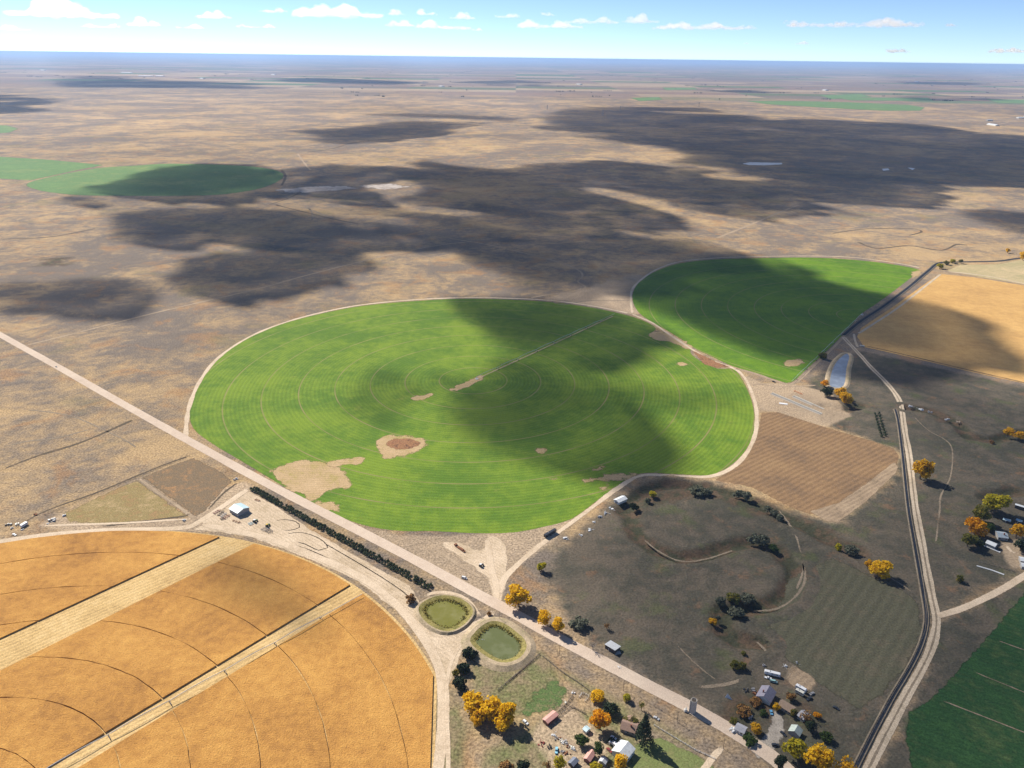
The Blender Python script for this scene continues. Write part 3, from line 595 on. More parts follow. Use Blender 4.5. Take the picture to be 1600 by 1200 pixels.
for P_, sc, lb in ((CANAL_A, 0.7, 'upper'), (CANAL_B, 0.31, 'lower')):
    Pd = catmull(P_, 8); mb = MB()
    offs = [-8.5, -6, -4.6, -2.9, 2.9, 4.6, 6, 8.5]; zs = [.02, .75, .75, .12, .12, .75, .75, .02]
    profile_strip(mb, Pd, [o * sc for o in offs], zs)
    tag(mb.build('canal_bank', m_bank, smooth=False), 'earth banks of the ' + lb + ' canal reach', kind='structure')
    mb = MB(); profile_strip(mb, Pd, [-4.0 * sc, 4.0 * sc], [.40, .40])
    tag(mb.build('water', m_canal), 'dark canal water in the ' + lb + ' reach', kind='structure')
CROAD = [(1318, 527), (1330, 540), (1345, 556), (1362, 575), (1384, 597), (1402, 620), (1409, 640), (1413, 670), (1421, 715), (1430, 790), (1441, 850), (1449, 895), (1457, 935), (1463, 965), (1461, 990), (1452, 1020), (1436, 1052), (1417, 1085), (1401, 1115), (1380, 1155), (1350, 1215)]
m_croad = soil('canal_road_dirt', [(0.54, 0.45, 0.34), (0.47, 0.385, 0.285), (0.38, 0.31, 0.225)], big=30, mid=5, fine=1.1, esize=4)
ribbon('road', CROAD, 7.2, 0.16, m_croad, soft=1.4, label='pale two track road beside the canal', wv=.12)
ribbon('path', CROAD, 1.3, 0.20, m_cow, soft=1.0, label='weedy middle strip of the canal road', wv=.3)
ribbon('road', [(1466, 962), (1478, 959), (1510, 948), (1560, 924), (1600, 900), (1690, 845)], 6.5, 0.17, m_track, soft=1.6, label='side road leaving the canal road to the right farm', wv=.08)
ribbon('path', [(1340, 522), (1365, 506), (1400, 483), (1440, 452), (1470, 428)], 5, 0.14, m_croad, soft=1.6, label='pale service track beside the upper canal')
ribbon('path', [(1334, 520), (1336, 532), (1341, 544)], 4, 0.13, m_croad, label='short link from canal road to service track')

# reservoir and the two ponds
m_res = water_mat('reservoir_water', (0.17, 0.20, 0.25), .25)
m_rb = soil('pond_bank', [(0.46, 0.365, 0.25), (0.36, 0.285, 0.19), (0.25, 0.215, 0.125)], big=20, mid=5, fine=1.1, edge=False)
m_rg = soil('pond_bank_weeds', [(0.20, 0.175, 0.055), (0.26, 0.22, 0.08), (0.13, 0.125, 0.04)], big=12, mid=4, fine=1.1, spk=(.6, 1.4), edge=False)
def pond(px, name, wmat, inner_m, outer_m, wi, wo, h, wl, lab):
    P_ = catmull(UU(px), 2.5, True)
    if area(P_) < 0: P_ = P_[::-1]
    mb = MB(); profile_strip(mb, P_, [-(wi + wo), -(wi + .45 * wo), -wi], [.02, h, h], True)
    tag(mb.build('bank', outer_m), 'outer earth bank of the ' + lab, kind='structure')
    mb = MB(); profile_strip(mb, P_, [-wi, -wi * .5, 1.5], [h, (h + wl) * .5, wl - .35], True)
    tag(mb.build('bank', inner_m), 'weedy inner bank of the ' + lab, kind='structure')
    mb = MB(); mb.add([(*p, wl) for p in P_], [tuple(range(len(P_)))])
    tag(mb.build('water', wmat), lab, kind='structure')
    return P_
m_p1 = water_mat('green_pond_water', (0.165, 0.160, 0.035), .12, (0.21, 0.20, 0.07))
m_p2 = water_mat('murky_pond_water', (0.115, 0.130, 0.050), .10, (0.155, 0.17, 0.085))
POND1 = [(664, 953), (672, 945), (690, 939), (708, 941), (722, 948), (729, 957), (726, 965), (715, 976), (700, 982), (684, 977), (670, 966)]
POND2 = [(748, 996), (755, 988), (770, 979), (785, 983), (800, 994), (811, 1004), (814, 1014), (806, 1026), (790, 1032), (775, 1029), (757, 1018), (743, 1004)]
w1 = pond(POND1, 'pond', m_p1, m_rg, m_rb, 5.5, 3.5, 1.9, .6, 'olive green oval pond')
w2 = pond(POND2, 'pond', m_p2, m_rg, m_rb, 4.5, 8, 2.2, .7, 'darker green square cornered pond')
w3 = pond([(1302, 574), (1310, 562), (1322, 553), (1327, 558), (1323, 575), (1318, 603), (1298, 604), (1297, 590)], 'pond', m_res, m_rb, m_rb, 2, 5, 1.2, .4, 'narrow blue grey reservoir below the canal')

# ------------------------------------------------------------------ standing corn (real thickness, cut by lanes and wheel tracks)
def clip(poly, a, n):                      # keep side where (p-a).n >= 0
    out = []; m = len(poly)
    for i in range(m):
        p, q = poly[i], poly[(i + 1) % m]; dp, dq = (p - a) @ n, (q - a) @ n
        if dp >= 0: out.append(p)
        if (dp >= 0) != (dq >= 0): out.append(p + (q - p) * dp / (dp - dq))
    return out
def corn_mat():
    t = NT('ripe_corn'); n1 = t.noise(75, 5, .6, dist=.3); n2 = t.noise(7, 5, .65, off=33); n3 = t.noise(1.15, 3, .7, off=60)
    r = t.radius(CN)
    c = t.ramp(t.math('ADD', t.math('MULTIPLY', n1, .6), t.math('MULTIPLY', n2, .4)), [(.34, (0.29, 0.142, 0.044)), (.48, (0.45, 0.228, 0.061)), (.64, (0.58, 0.315, 0.085))])
    c = t.mix(t.math('MULTIPLY', t.step(n3, .58, .74), .55), c, (0.22, 0.115, 0.04))
    c = t.mul(c, t.lerp(n3, .3, .7, 1.18, .80))
    return t.finish(c, .9, normal=t.bump(t.math('ADD', t.math('MULTIPLY', n3, 1.0), t.math('MULTIPLY', n2, .8)), .7, 1.2), spec=.05, trans=.0)
m_corn = corn_mat()
# lanes: two points on each border
A1, A2 = UU([(0, 999), (345, 839)]); A3, A4 = UU([(0, 1050), (395, 852)])
B1, B2 = UU([(82, 1196), (552, 912)]); B3, B4 = UU([(112, 1208), (572, 926)])
def half(a, b): d = b - a; n = np.array([-d[1], d[0]]); return a, n / np.linalg.norm(n)   # left of a->b
E1, E2 = UU([(678, 1020), (672, 1210)])
regions = [[half(A1, A2)], [(lambda h_: (h_[0], -h_[1]))(half(A3, A4)), half(B1, B2)], [(lambda h_: (h_[0], -h_[1]))(half(B3, B4)), (lambda h_: (h_[0], -h_[1]))(half(E1, E2))]]
rad = [40, 82, 125.5, 167, 211, 255.5, 306, CNR - .5]
fl = [p for p in ring(CN, CNR + 1, -60, 160, 240)] + [CN]; fl = clip(fl, E1 + np.array([2.0, 0]), -half(E1, E2)[1])
sheet('field', fl, 0.04, m_stub, soft=2, world=True, label='harvested stubble floor of the round cornfield')
mb = MB(); CH = 1.25
for reg in regions:
    for r0, r1 in zip(rad[:-1], rad[1:]):
        aa = np.radians(np.linspace(-35, 150, 150)); g = 0.32
        def wob(r): return r + np.interp(aa, np.radians(np.linspace(-35, 150, 75)), rng.uniform(-.35, .35, 75))
        ro, ri = wob(r1 - g), wob(r0 + g)
        poly = [CN + a * np.array([math.cos(t), math.sin(t)]) for t, a in zip(aa, ro)] + [CN + a * np.array([math.cos(t), math.sin(t)]) for t, a in zip(aa[::-1], ri[::-1])]
        for a, n in reg: poly = clip(poly, a, n)
        if len(poly) < 3: continue
        k = len(poly); vs = [(*p, CH) for p in poly] + [(*p, .03) for p in poly]
        mb.add(vs, [tuple(range(k))] + [(i, k + i, k + (i + 1) % k, (i + 1) % k) for i in range(k)])
tag(mb.build('cornfield', m_corn), 'ripe golden corn standing in the round field at lower left', kind='stuff')

# ------------------------------------------------------------------ clouds whose shadows fall on the plain
def cloud_mat(name, shadow=True):
    t = NT(name); a = t.attr('vapour'); n = t.noise(900, 5, .65)
    al = t.math('SUBTRACT', 1.0, t.math('POWER', 2.718, t.math('MULTIPLY', a, -1.0))) if shadow else t.lerp(n, .36, .58, .25, 1.0)
    d = t.n('ShaderNodeBsdfDiffuse'); d.inputs[0].default_value = (.93, .93, .94, 1)
    tr = t.n('ShaderNodeBsdfTranslucent'); tr.inputs[0].default_value = (.93, .93, .94, 1)
    mx = t.n('ShaderNodeMixShader'); mx.inputs[0].default_value = .5
    t.t.links.new(d.outputs[0], mx.inputs[1]); t.t.links.new(tr.outputs[0], mx.inputs[2])
    tp = t.n('ShaderNodeBsdfTransparent'); m2 = t.n('ShaderNodeMixShader'); t.put(m2.inputs[0], al)
    t.t.links.new(tp.outputs[0], m2.inputs[1]); t.t.links.new(mx.outputs[0], m2.inputs[2]); t.t.links.new(m2.outputs[0], t.out.inputs[0]); return t.m
m_cloud = cloud_mat('cloud_vapour'); tcl = NT('cumulus'); vs_ = tcl.n('ShaderNodeVolumeScatter'); vs_.inputs['Color'].default_value = (.93, .965, 1, 1); vs_.inputs['Density'].default_value = .0009; vs_.inputs['Anisotropy'].default_value = .55
tcl.t.links.new(vs_.outputs[0], tcl.out.inputs['Volume']); m_sky = tcl.m
def lens(name, X, Y, T, mat, base, thick, dens, lump=0.0, seed=3):
    """closed lens mesh over a grid: T 0..1 thickness"""
    keep = T > 0.012
    cell = keep[:-1, :-1] | keep[1:, :-1] | keep[:-1, 1:] | keep[1:, 1:]
    idx = -np.ones(T.shape, int); use = np.zeros(T.shape, bool)
    use[:-1, :-1] |= cell; use[1:, :-1] |= cell; use[:-1, 1:] |= cell; use[1:, 1:] |= cell
    n = use.sum(); idx[use] = np.arange(n); t = np.where(keep, T, 0)[use]
    nz = vnoise(X, Y, 900, seed)[use] if lump else 0
    top = np.c_[X[use], Y[use], base + thick * t * (1 + lump * (nz - .5) if lump else 1)]; bot = np.c_[X[use], Y[use], base - thick * .25 * t]
    j, i = np.nonzero(cell); q = np.c_[idx[j, i], idx[j, i + 1], idx[j + 1, i + 1], idx[j + 1, i]]
    fs = np.r_[q, q[:, ::-1] + n]
    me = bpy.data.meshes.new(name); me.from_pydata(np.r_[top, bot].tolist(), [], fs.tolist()); me.update(); me.materials.append(mat)
    a = me.attributes.new('vapour', 'FLOAT', 'POINT'); a.data.foreach_set('value', np.r_[t * dens, t * dens].astype(np.float32))
    me.polygons.foreach_set('use_smooth', [True] * len(me.polygons))
    return link_mesh(name, me)
ALT = 2600.0
SHIFT = SUN[:2] / SUN[2] * ALT
def shadow_cloud(polys, cell, bounds, warp, label, dens=1.25, ns=1.0, rag=1.0):
    """cloud standing over the plain so that the sun throws its shade on the given ground outlines"""
    xs = np.arange(bounds[0], bounds[2], cell); ys = np.arange(bounds[1], bounds[3], cell); X, Y = np.meshgrid(xs, ys)
    wx = X + (vnoise(X + 9e3, Y, warp * 2.2, 11) - .5) * warp * 1.5; wy = Y + (vnoise(X, Y + 7e3, warp * 2.2, 12) - .5) * warp * 1.5
    T = np.zeros(X.shape); 
    nA = vnoise(X + 500, Y + 900, warp * 1.5, 21, 6, .62) - .5; nB = vnoise(X + 300, Y + 100, warp * .5, 23, 5, .62) - .5
    for px, soft, amt in polys:
        d = sdist(wx, wy, UU(px)) + rag * (nA * 1.5 + nB * 1.1) * soft * (1 if amt > 0 else .8)
        d = sstep(d, -soft * .55, soft * .65) * abs(amt)
        T = np.maximum(T, d) if amt > 0 else T * (1 - d)
    T = np.clip(T * (1 + nA * 1.2 * ns) + np.where(T > .1, nB * .7 * ns, 0) * T, 0, 1.3)
    if ns >= 1:                            # ragged holes in the broken cloud
        nC = vnoise(X * .75 + 4e3, Y * .9 + 2e3, warp * 2.2, 31, 5, .6) - .5; T = T * (1 - .85 * sstep(nC, .06, .17))
    k = T > .012; lab = np.zeros(T.shape, int); cur = 0
    for j0, i0 in zip(*np.nonzero(k)):
        if lab[j0, i0]: continue
        cur += 1; st = [(j0, i0)]; lab[j0, i0] = cur
        while st:
            j, i = st.pop()
            for dj in (-2, -1, 0, 1, 2):
                for di in (-2, -1, 0, 1, 2):
                    a, b = j + dj, i + di
                    if 0 <= a < T.shape[0] and 0 <= b < T.shape[1] and k[a, b] and not lab[a, b]: lab[a, b] = cur; st.append((a, b))
    for c_ in range(1, cur + 1):
        m = lab == c_
        if m.sum() < 12: continue
        # keep one connected lens: everything within two cells joins through a thin veil
        Tc = np.where(m, T, 0); g = m.copy()
        g[1:] |= m[:-1]; g[:-1] |= m[1:]; h_ = g.copy(); g[:, 1:] |= h_[:, :-1]; g[:, :-1] |= h_[:, 1:]
        o = lens('cloud', X + SHIFT[0], Y + SHIFT[1], np.where(g, np.maximum(Tc, .0125), 0), m_cloud, ALT, 160, dens, .5)
        tag(o, 'overhead cloud whose shade crosses the plain', 'cloud', 'clouds overhead whose shade crosses the plain')

MID = [
    ([(122, 308), (190, 284), (255, 263), (330, 254), (430, 266), (520, 258), (640, 264), (665, 250), (760, 264), (850, 254), (900, 250), (960, 250), (1030, 258), (1090, 262), (1130, 268), (1250, 262), (1420, 280), (1440, 305), (1400, 322), (1330, 336), (1250, 322), (1180, 332), (1100, 345), (1065, 352), (1110, 375), (1140, 396), (1100, 402), (1000, 418), (960, 440), (900, 440), (800, 425), (740, 418), (720, 395), (640, 378), (560, 380), (560, 412), (480, 425), (410, 450), (330, 466), (246, 458), (252, 440), (330, 404), (410, 392), (420, 374), (330, 368), (255, 380), (190, 368), (150, 334)], 70, 1.0),
    ([(-60, 378), (180, 384), (260, 376), (340, 372), (418, 371), (405, 386), (330, 400), (270, 418), (235, 440), (100, 440), (-60, 442)], 40, -.95),
    ([(190, 436), (240, 430), (246, 470), (300, 490), (180, 500), (200, 470)], 30, -.9),
    ([(470, 436), (560, 418), (600, 398), (680, 400), (735, 415), (752, 464), (600, 470), (440, 462)], 40, -.9),
    ([(540, 283), (600, 272), (650, 284), (690, 300), (650, 312), (590, 304)], 60, -.95),
    ([(590, 318), (650, 316), (720, 322), (760, 330), (700, 340), (640, 336)], 50, -.9),
    ([(870, 284), (930, 288), (1000, 300), (1060, 318), (1140, 338), (1110, 352), (1040, 338), (960, 318), (900, 300)], 60, -.95),
    ([(520, 385), (600, 384), (620, 398), (560, 408)], 60, -.7),
    ([(790, 312), (860, 318), (900, 330), (840, 334)], 60, -.4),
    ([(740, 380), (800, 384), (860, 410), (900, 440), (880, 462), (800, 462), (750, 440)], 60, .55),
    ([(0, 450), (60, 448), (120, 446), (195, 450), (190, 466), (150, 478), (60, 485), (-60, 488), (-60, 452)], 50, .8),
]
MID.append(([(1505, 332), (1560, 330), (1640, 336), (1640, 362), (1580, 360), (1530, 348)], 80, .9))
shadow_cloud(MID, 22, (-2400, 330, 3300, 3900), 150, 'broken cloud bank shading the middle of the plain')
# softer cloud over the two green fields and the golden stubble
GREENS = [
    ([(700, 466), (794, 463), (894, 470), (966, 490), (978, 503), (956, 514), (919, 516), (898, 536), (872, 545), (840, 550), (815, 550), (790, 540), (760, 514), (714, 494)], 55, 1.0),
    ([(762, 590), (809, 570), (872, 588), (895, 622), (885, 660), (830, 680), (778, 680), (725, 660), (716, 627), (742, 600)], 75, 1.0),
    ([(800, 556), (850, 547), (860, 572), (825, 582)], 35, .45),
    ([(890, 594), (981, 592), (1012, 602), (1075, 609), (1172, 616), (1172, 630), (1090, 625), (1012, 622), (940, 624)], 28, .35),
    ([(575, 582), (608, 588), (602, 622), (572, 660), (552, 655), (568, 615)], 36, .6), ([(662, 582), (696, 584), (700, 606), (664, 612)], 28, .5),
    ([(1090, 402), (1185, 396), (1215, 418), (1270, 438), (1340, 452), (1395, 460), (1428, 480), (1448, 503), (1468, 522), (1500, 540), (1440, 545), (1410, 545), (1380, 545), (1330, 560), (1260, 560), (1180, 545), (1110, 525), (1060, 500), (1010, 478), (985, 450), (1030, 416)], 55, 1.0),
    ([(880, 850), (985, 785), (1090, 765), (1200, 792), (1308, 826), (1412, 735), (1405, 640), (1350, 580), (1440, 592), (1640, 645), (1700, 900), (1500, 1240), (1300, 1240), (1150, 1130), (1010, 1045), (930, 985)], 60, .2),
    ([(1500, 1000), (1640, 940), (1640, 1240), (1420, 1240)], 50, .45),
    ([(300, 862), (370, 858), (430, 880), (440, 915), (370, 915), (310, 895)], 28, .45)]
shadow_cloud(GREENS, 14, (-1000, 330, 1900, 2600), 90, 'thin cloud shading the green fields', ns=.25, rag=.35, dens=1.25)
BIGR = [
    ([(862, 196), (885, 174), (960, 164), (1040, 160), (1110, 175), (1180, 186), (1260, 181), (1340, 188), (1420, 192), (1500, 204), (1600, 212), (1720, 222), (1720, 296), (1600, 290), (1500, 284), (1440, 292), (1370, 284), (1300, 272), (1200, 268), (1130, 264), (1070, 262), (1110, 248), (1040, 232), (960, 228), (880, 214)], 190, 1.0),
    ([(1120, 194), (1180, 196), (1200, 200), (1140, 201)], 120, -.5)]
shadow_cloud(BIGR, 60, (-200, 2600, 6800, 8200), 330, 'broad cloud sheet shading the far right plain')
FAR = [([(472, 203), (540, 200), (620, 192), (715, 194), (690, 205), (640, 212), (600, 222), (520, 219)], 200, 1.0), ([(618, 179), (690, 176), (800, 184), (790, 191), (690, 186)], 200, .7),
       ([(-60, 146), (20, 148), (75, 158), (60, 170), (20, 176), (-60, 178)], 280, 1.0)]
shadow_cloud(FAR, 90, (-9000, 4300, 1200, 11500), 350, 'small clouds shading the far left plain')
FAR2 = [([(78, 122), (140, 119), (230, 124), (340, 128), (345, 134), (240, 138), (110, 135)], 500, 1.0), ([(340, 128), (420, 132), (400, 138), (330, 138)], 400, .7), ([(455, 123), (520, 121), (600, 126), (650, 130), (560, 132), (480, 128)], 500, 1.0),
        ([(690, 128), (800, 126), (860, 130), (780, 135)], 400, .7), ([(950, 118), (1010, 116), (1020, 119), (960, 121)], 450, .9), ([(1120, 116), (1230, 114), (1340, 118), (1330, 121), (1200, 121)], 500, 1.0),
        ([(1390, 150), (1460, 148), (1540, 153), (1500, 157), (1420, 156)], 300, .9), ([(1395, 128), (1480, 127), (1550, 131), (1480, 133)], 400, .8), ([(800, 130), (850, 131), (840, 135)], 400, .8), ([(1100, 142), (1190, 141), (1200, 144), (1120, 145)], 350, .8), ([(1560, 116), (1700, 117), (1700, 121), (1570, 119)], 500, .8), ([(1460, 210), (1580, 205), (1640, 216), (1560, 214)], 200, .7)]
shadow_cloud(FAR2, 220, (-16000, 8500, 16000, 21000), 700, 'thin distant clouds shading the far farmland')

# clouds seen in the sky
def bpy_ico():
    import bmesh
    bm = bmesh.new(); bmesh.ops.create_icosphere(bm, subdivisions=2, radius=1); r = ([tuple(v.co) for v in bm.verts], [[v.index for v in f.verts] for f in bm.faces]); bm.free(); return r
SKYC = [(95, 10, 120, 24, 'bright billowing cloud at the upper left corner'), (222, 31, 38, 14, 'small round cloud right of the upper left billow'), (160, 38, 54, 8, 'flat wisp under the upper left billow'), (330, 20, 48, 13, 'small cloud streak at top, third from the left'), (300, 40, 55, 7, 'low thin wisp in the left sky'), (402, 39, 56, 7, 'thin wisp below the biggest top cloud'), (20, 41, 44, 9, 'low puff at the left edge of the sky'),
        (528, 11, 118, 25, 'biggest bright cloud at the top, left of centre'), (425, 11, 36, 13, 'small puff beside the biggest top cloud'), (618, 18, 30, 9, 'tiny puff right of the biggest cloud'), (628, 34, 50, 12, 'small cloud below the tiny puff'), (664, 17, 32, 11, 'small twin puff, centre left sky'), (692, 36, 76, 15, 'flat based cloud left of centre'), (725, 22, 42, 13, 'puff above the flat based cloud'), (745, 45, 22, 5, 'speck of cloud at the lower end of the flat cloud'),
        (792, 21, 40, 11, 'small puff near the centre top'), (860, 34, 90, 16, 'long low cloud right of centre'), (925, 28, 72, 14, 'double humped cloud right of centre'), (858, 21, 44, 6, 'thin streak above the long low cloud'), (1002, 25, 50, 18, 'tall grey white heap with a dark base'), (1090, 37, 120, 15, 'long cloud trailing right from the grey heap'), (1160, 40, 50, 9, 'tail piece of the long trailing cloud'),
        (1340, 34, 180, 13, 'widest thin cloud in the right sky'), (1248, 33, 42, 7, 'wisp left of the widest thin cloud'), (1490, 37, 22, 6, 'speck of cloud in the blue right sky'), (1195, 66, 60, 5, 'faint low streak over the horizon, right of centre'), (1280, 66, 60, 6, 'faint low streak over the distant mountains'), (1400, 78, 150, 7, 'long faint bank on the right horizon'), (1550, 76, 90, 9, 'hazy cloud bank at the right end of the horizon')]
for i, (cx, cy, ww, hh, lb) in enumerate(SKYC):
    d = RX * (cx - 800) / F + UX * (600 - cy) / F + FW
    base_alt = 3000.0; el = max(d[2] / math.hypot(d[0], d[1]), .010)
    D = (base_alt - H) / el; dirv = d[:2] / np.linalg.norm(d[:2]); c = dirv * D
    s = D / F; L, Ht = ww * s * 1.0, hh * s * .85; Wd = max(L * .45, 1500)
    nx_, ny_ = max(28, int(ww * .9)), 22
    side = np.array([dirv[1], -dirv[0]])
    r_ = np.random.default_rng(500 + i); mb = MB(); nb = int(50 + ww * 1.3)
    ico = bpy_ico()
    prof = [(r_.uniform(-.42, .42), r_.uniform(.45, 1)) for _ in range(max(2, int(ww / 26)))]
    for k in range(nb):
        u = r_.normal(0, .21) if ww < 60 else r_.uniform(-.5, .5)
        u = max(-.5, min(.5, u)); v = r_.normal(0, .18)
        env = max(.04, max(hgt * math.exp(-((u - cc) / .13) ** 2) for cc, hgt in prof)) * (1 - (2 * abs(u)) ** 3 * .7)
        rad_ = Ht * (.13 + .26 * env * r_.uniform(.5, 1.1)); z = Ht * env * r_.uniform(0, .75)
        p = c + side * u * L + dirv * v * Wd
        mb.add([(p[0] + q[0] * rad_ * 1.5, p[1] + q[1] * rad_ * 1.5, base_alt - Ht * .5 + z + max(q[2], -.35) * rad_) for q in ico[0]], ico[1])
    o = link_mesh('cloud', mb.mesh('cloud', m_sky)); md = o.modifiers.new('r', 'REMESH'); md.mode = 'VOXEL'; md.voxel_size = max(L / 170, Ht / 26)
    me = bpy.data.meshes.new_from_object(o.evaluated_get(bpy.context.evaluated_depsgraph_get()))
    o.modifiers.clear(); o.data = me; me.name = 'cloud'
    import bmesh
    bm = bmesh.new(); bm.from_mesh(me); seen = set(); best = []
    for v0 in bm.verts:
        if v0 in seen: continue
        st = [v0]; seen.add(v0); comp = [v0]
        while st:
            for e_ in st.pop().link_edges:
                for v1 in e_.verts:
                    if v1 not in seen: seen.add(v1); comp.append(v1); st.append(v1)
        if len(comp) > len(best): best = comp
    keepv = set(best); bmesh.ops.delete(bm, geom=[v for v in bm.verts if v not in keepv], context='VERTS'); bm.to_mesh(me); bm.free()
    nv = len(me.vertices); co = np.empty(nv * 3); me.vertices.foreach_get('co', co); co = co.reshape(-1, 3)
    no = np.empty(nv * 3); me.vertices.foreach_get('normal', no); no = no.reshape(-1, 3)
    ds = vnoise(co[:, 0] + co[:, 2] * 1.7, co[:, 1] + co[:, 2], Ht * .55, 90 + i, 4, .6) - .5
    me.vertices.foreach_set('co', (co + no * (ds * Ht * .42)[:, None]).ravel())
    if not me.materials: me.materials.append(m_sky)
    me.polygons.foreach_set('use_smooth', [True] * len(me.polygons)); me.update()
    tag(o, lb, 'cloud', 'white clouds scattered along the sky')

# air
mb = MB(); mb.add([(x, y, z) for z in (-5, 446) for x, y in ((-230000, -2200), (230000, -2200), (230000, 260000), (-230000, 260000))], [(0, 3, 2, 1), (4, 5, 6, 7), (0, 1, 5, 4), (1, 2, 6, 5), (2, 3, 7, 6), (3, 0, 4, 7)])
hz = NT('haze'); pv = hz.n('ShaderNodeVolumePrincipled'); pv.inputs['Color'].default_value = (.40, .60, .97, 1); pv.inputs['Density'].default_value = 2.7e-5; pv.inputs['Anisotropy'].default_value = 0.2
hz.t.links.new(pv.outputs[0], hz.out.inputs['Volume'])
tag(mb.build('haze', hz.m), 'pale blue air thickening towards the horizon', kind='stuff')

# ================================================================== THINGS
def leaf_mat(name, a, b, c=None, trans=.5):
    t = NT(name); n = t.noise(1.7, 3, .6); n2 = t.noise(.5, 2, .6, off=20)
    cc = t.mix(t.step(n, .36, .64), a, b)
    if c: cc = t.mix(t.math('MULTIPLY', t.step(t.noise(3.2, 3, .6, off=60), .52, .66), .85), cc, c)
    return t.finish(t.mul(cc, t.lerp(n2, .3, .7, .75, 1.25)), .75, spec=.15, trans=trans)
LM = {
    'yellow': leaf_mat('yellow_leaves', (0.78, 0.47, 0.010), (0.85, 0.56, 0.02), (0.55, 0.36, 0.02)),
    'amber': leaf_mat('amber_leaves', (0.72, 0.39, 0.012), (0.68, 0.43, 0.02), (0.42, 0.28, 0.03)),
    'orange': leaf_mat('orange_leaves', (0.75, 0.32, 0.010), (0.78, 0.42, 0.015), (0.46, 0.22, 0.02)),
    'lime': leaf_mat('yellow_green_leaves', (0.40, 0.37, 0.020), (0.58, 0.46, 0.02), (0.20, 0.23, 0.025)),
    'olive': leaf_mat('olive_leaves', (0.13, 0.145, 0.03), (0.21, 0.19, 0.035), (0.30, 0.21, 0.03)),
    'green': leaf_mat('green_leaves', (0.050, 0.090, 0.022), (0.085, 0.125, 0.03)),
    'dark': leaf_mat('dark_green_leaves', (0.018, 0.034, 0.016), (0.035, 0.050, 0.022), trans=.15),
    'silver': leaf_mat('silver_leaves', (0.115, 0.125, 0.085), (0.17, 0.175, 0.12), (0.075, 0.09, 0.055), .2),
    'rust': leaf_mat('rusty_leaves', (0.24, 0.12, 0.045), (0.32, 0.18, 0.05), (0.14, 0.08, 0.04), .2),
    'needle': leaf_mat('pine_needles', (0.035, 0.055, 0.028), (0.060, 0.075, 0.038), trans=.1),
    'cedar': leaf_mat('cedar_needles', (0.060, 0.088, 0.046), (0.110, 0.135, 0.068), trans=.3),
}
m_bark = plain('bark', (0.16, 0.12, 0.09), .95, .05); m_grey_bark = plain('grey_bark', (0.30, 0.27, 0.24), .95, .05)
def rot_leaf(c, n, s, r):
    n = n / (np.linalg.norm(n) + 1e-9); a = np.cross(n, r.normal(size=3)); a /= (np.linalg.norm(a) + 1e-9); b = np.cross(n, a)
    return [c + a * s, c + b * s * .8, c - a * s, c - b * s * .8]
def crown(seed, clumps=22, leaves=80, size=.10, form='round'):
    r = np.random.default_rng(seed); mb = MB()
    for k in range(clumps):
        if form == 'round':
            d = r.normal(size=3); d /= np.linalg.norm(d); 
            if d[2] < -.8: d[2] *= -.5
            cc = d * (r.uniform(.15, .62) if form == 'round' else .55) + [0, 0, .92]; cr_ = r.uniform(.28, .46)
        elif form == 'bush':
            a = r.uniform(0, 2 * PI); q = r.uniform(0, .68); cc = np.array([math.cos(a) * q, math.sin(a) * q, r.uniform(.30, 1.0 - .4 * q)]); cr_ = r.uniform(.26, .42)
        elif form == 'cone':
            u = k / (clumps - 1); a = k * 2.4; q = .62 * (1 - u) ** .9; cc = np.array([math.cos(a) * q, math.sin(a) * q, .25 + 1.75 * u]); cr_ = .40 - .28 * u
        for _ in range(leaves):
            d = r.normal(size=3); d /= np.linalg.norm(d)
            p = cc + d * cr_ * r.uniform(.45, 1.06) ** .6 * np.array([1, 1, .85])
            if p[2] < .04: continue
            mb.add(rot_leaf(p, d + r.normal(size=3) * .7, size * r.uniform(.6, 1.25), r), [(0, 1, 2, 3)])
    return mb
CR = {('round', i): crown(10 + i) for i in range(5)}
CR.update({('bush', i): crown(30 + i, 16, 60, .12, 'bush') for i in range(4)})
CR.update({('cone', i): crown(50 + i, 30, 46, .085, 'cone') for i in range(3)})
CR.update({('sparse', i): crown(70 + i, 12, 22, .10, 'round') for i in range(2)})
_cm = {}
def crown_mesh(form, i, colr):
    k = (form, i, colr)
    if k not in _cm: _cm[k] = CR[(form, i)].mesh('crown', LM[colr])
    return _cm[k]
def trunk_mesh(seed, tall=True):
    r = np.random.default_rng(seed); mb = MB(); hh = .85 if tall else .3
    mb.tube([(0, 0, -.02), (.02, .01, hh * .5), (.0, .03, hh)], .085, 7, .05)
    for k in range(7):
        a = k * 2.4 + r.uniform(0, .5); z = hh * r.uniform(.45, 1); q = r.uniform(.4, .62)
        mb.tube([(0, 0, z), (math.cos(a) * q * .5, math.sin(a) * q * .5, z + .22), (math.cos(a) * q, math.sin(a) * q, z + (.42 if tall else .3))], .04, 5, .012)
    return mb.mesh('trunk', m_bark)
TM = [trunk_mesh(i) for i in range(3)]; BTM = [trunk_mesh(9, False)]
cnt = [0]
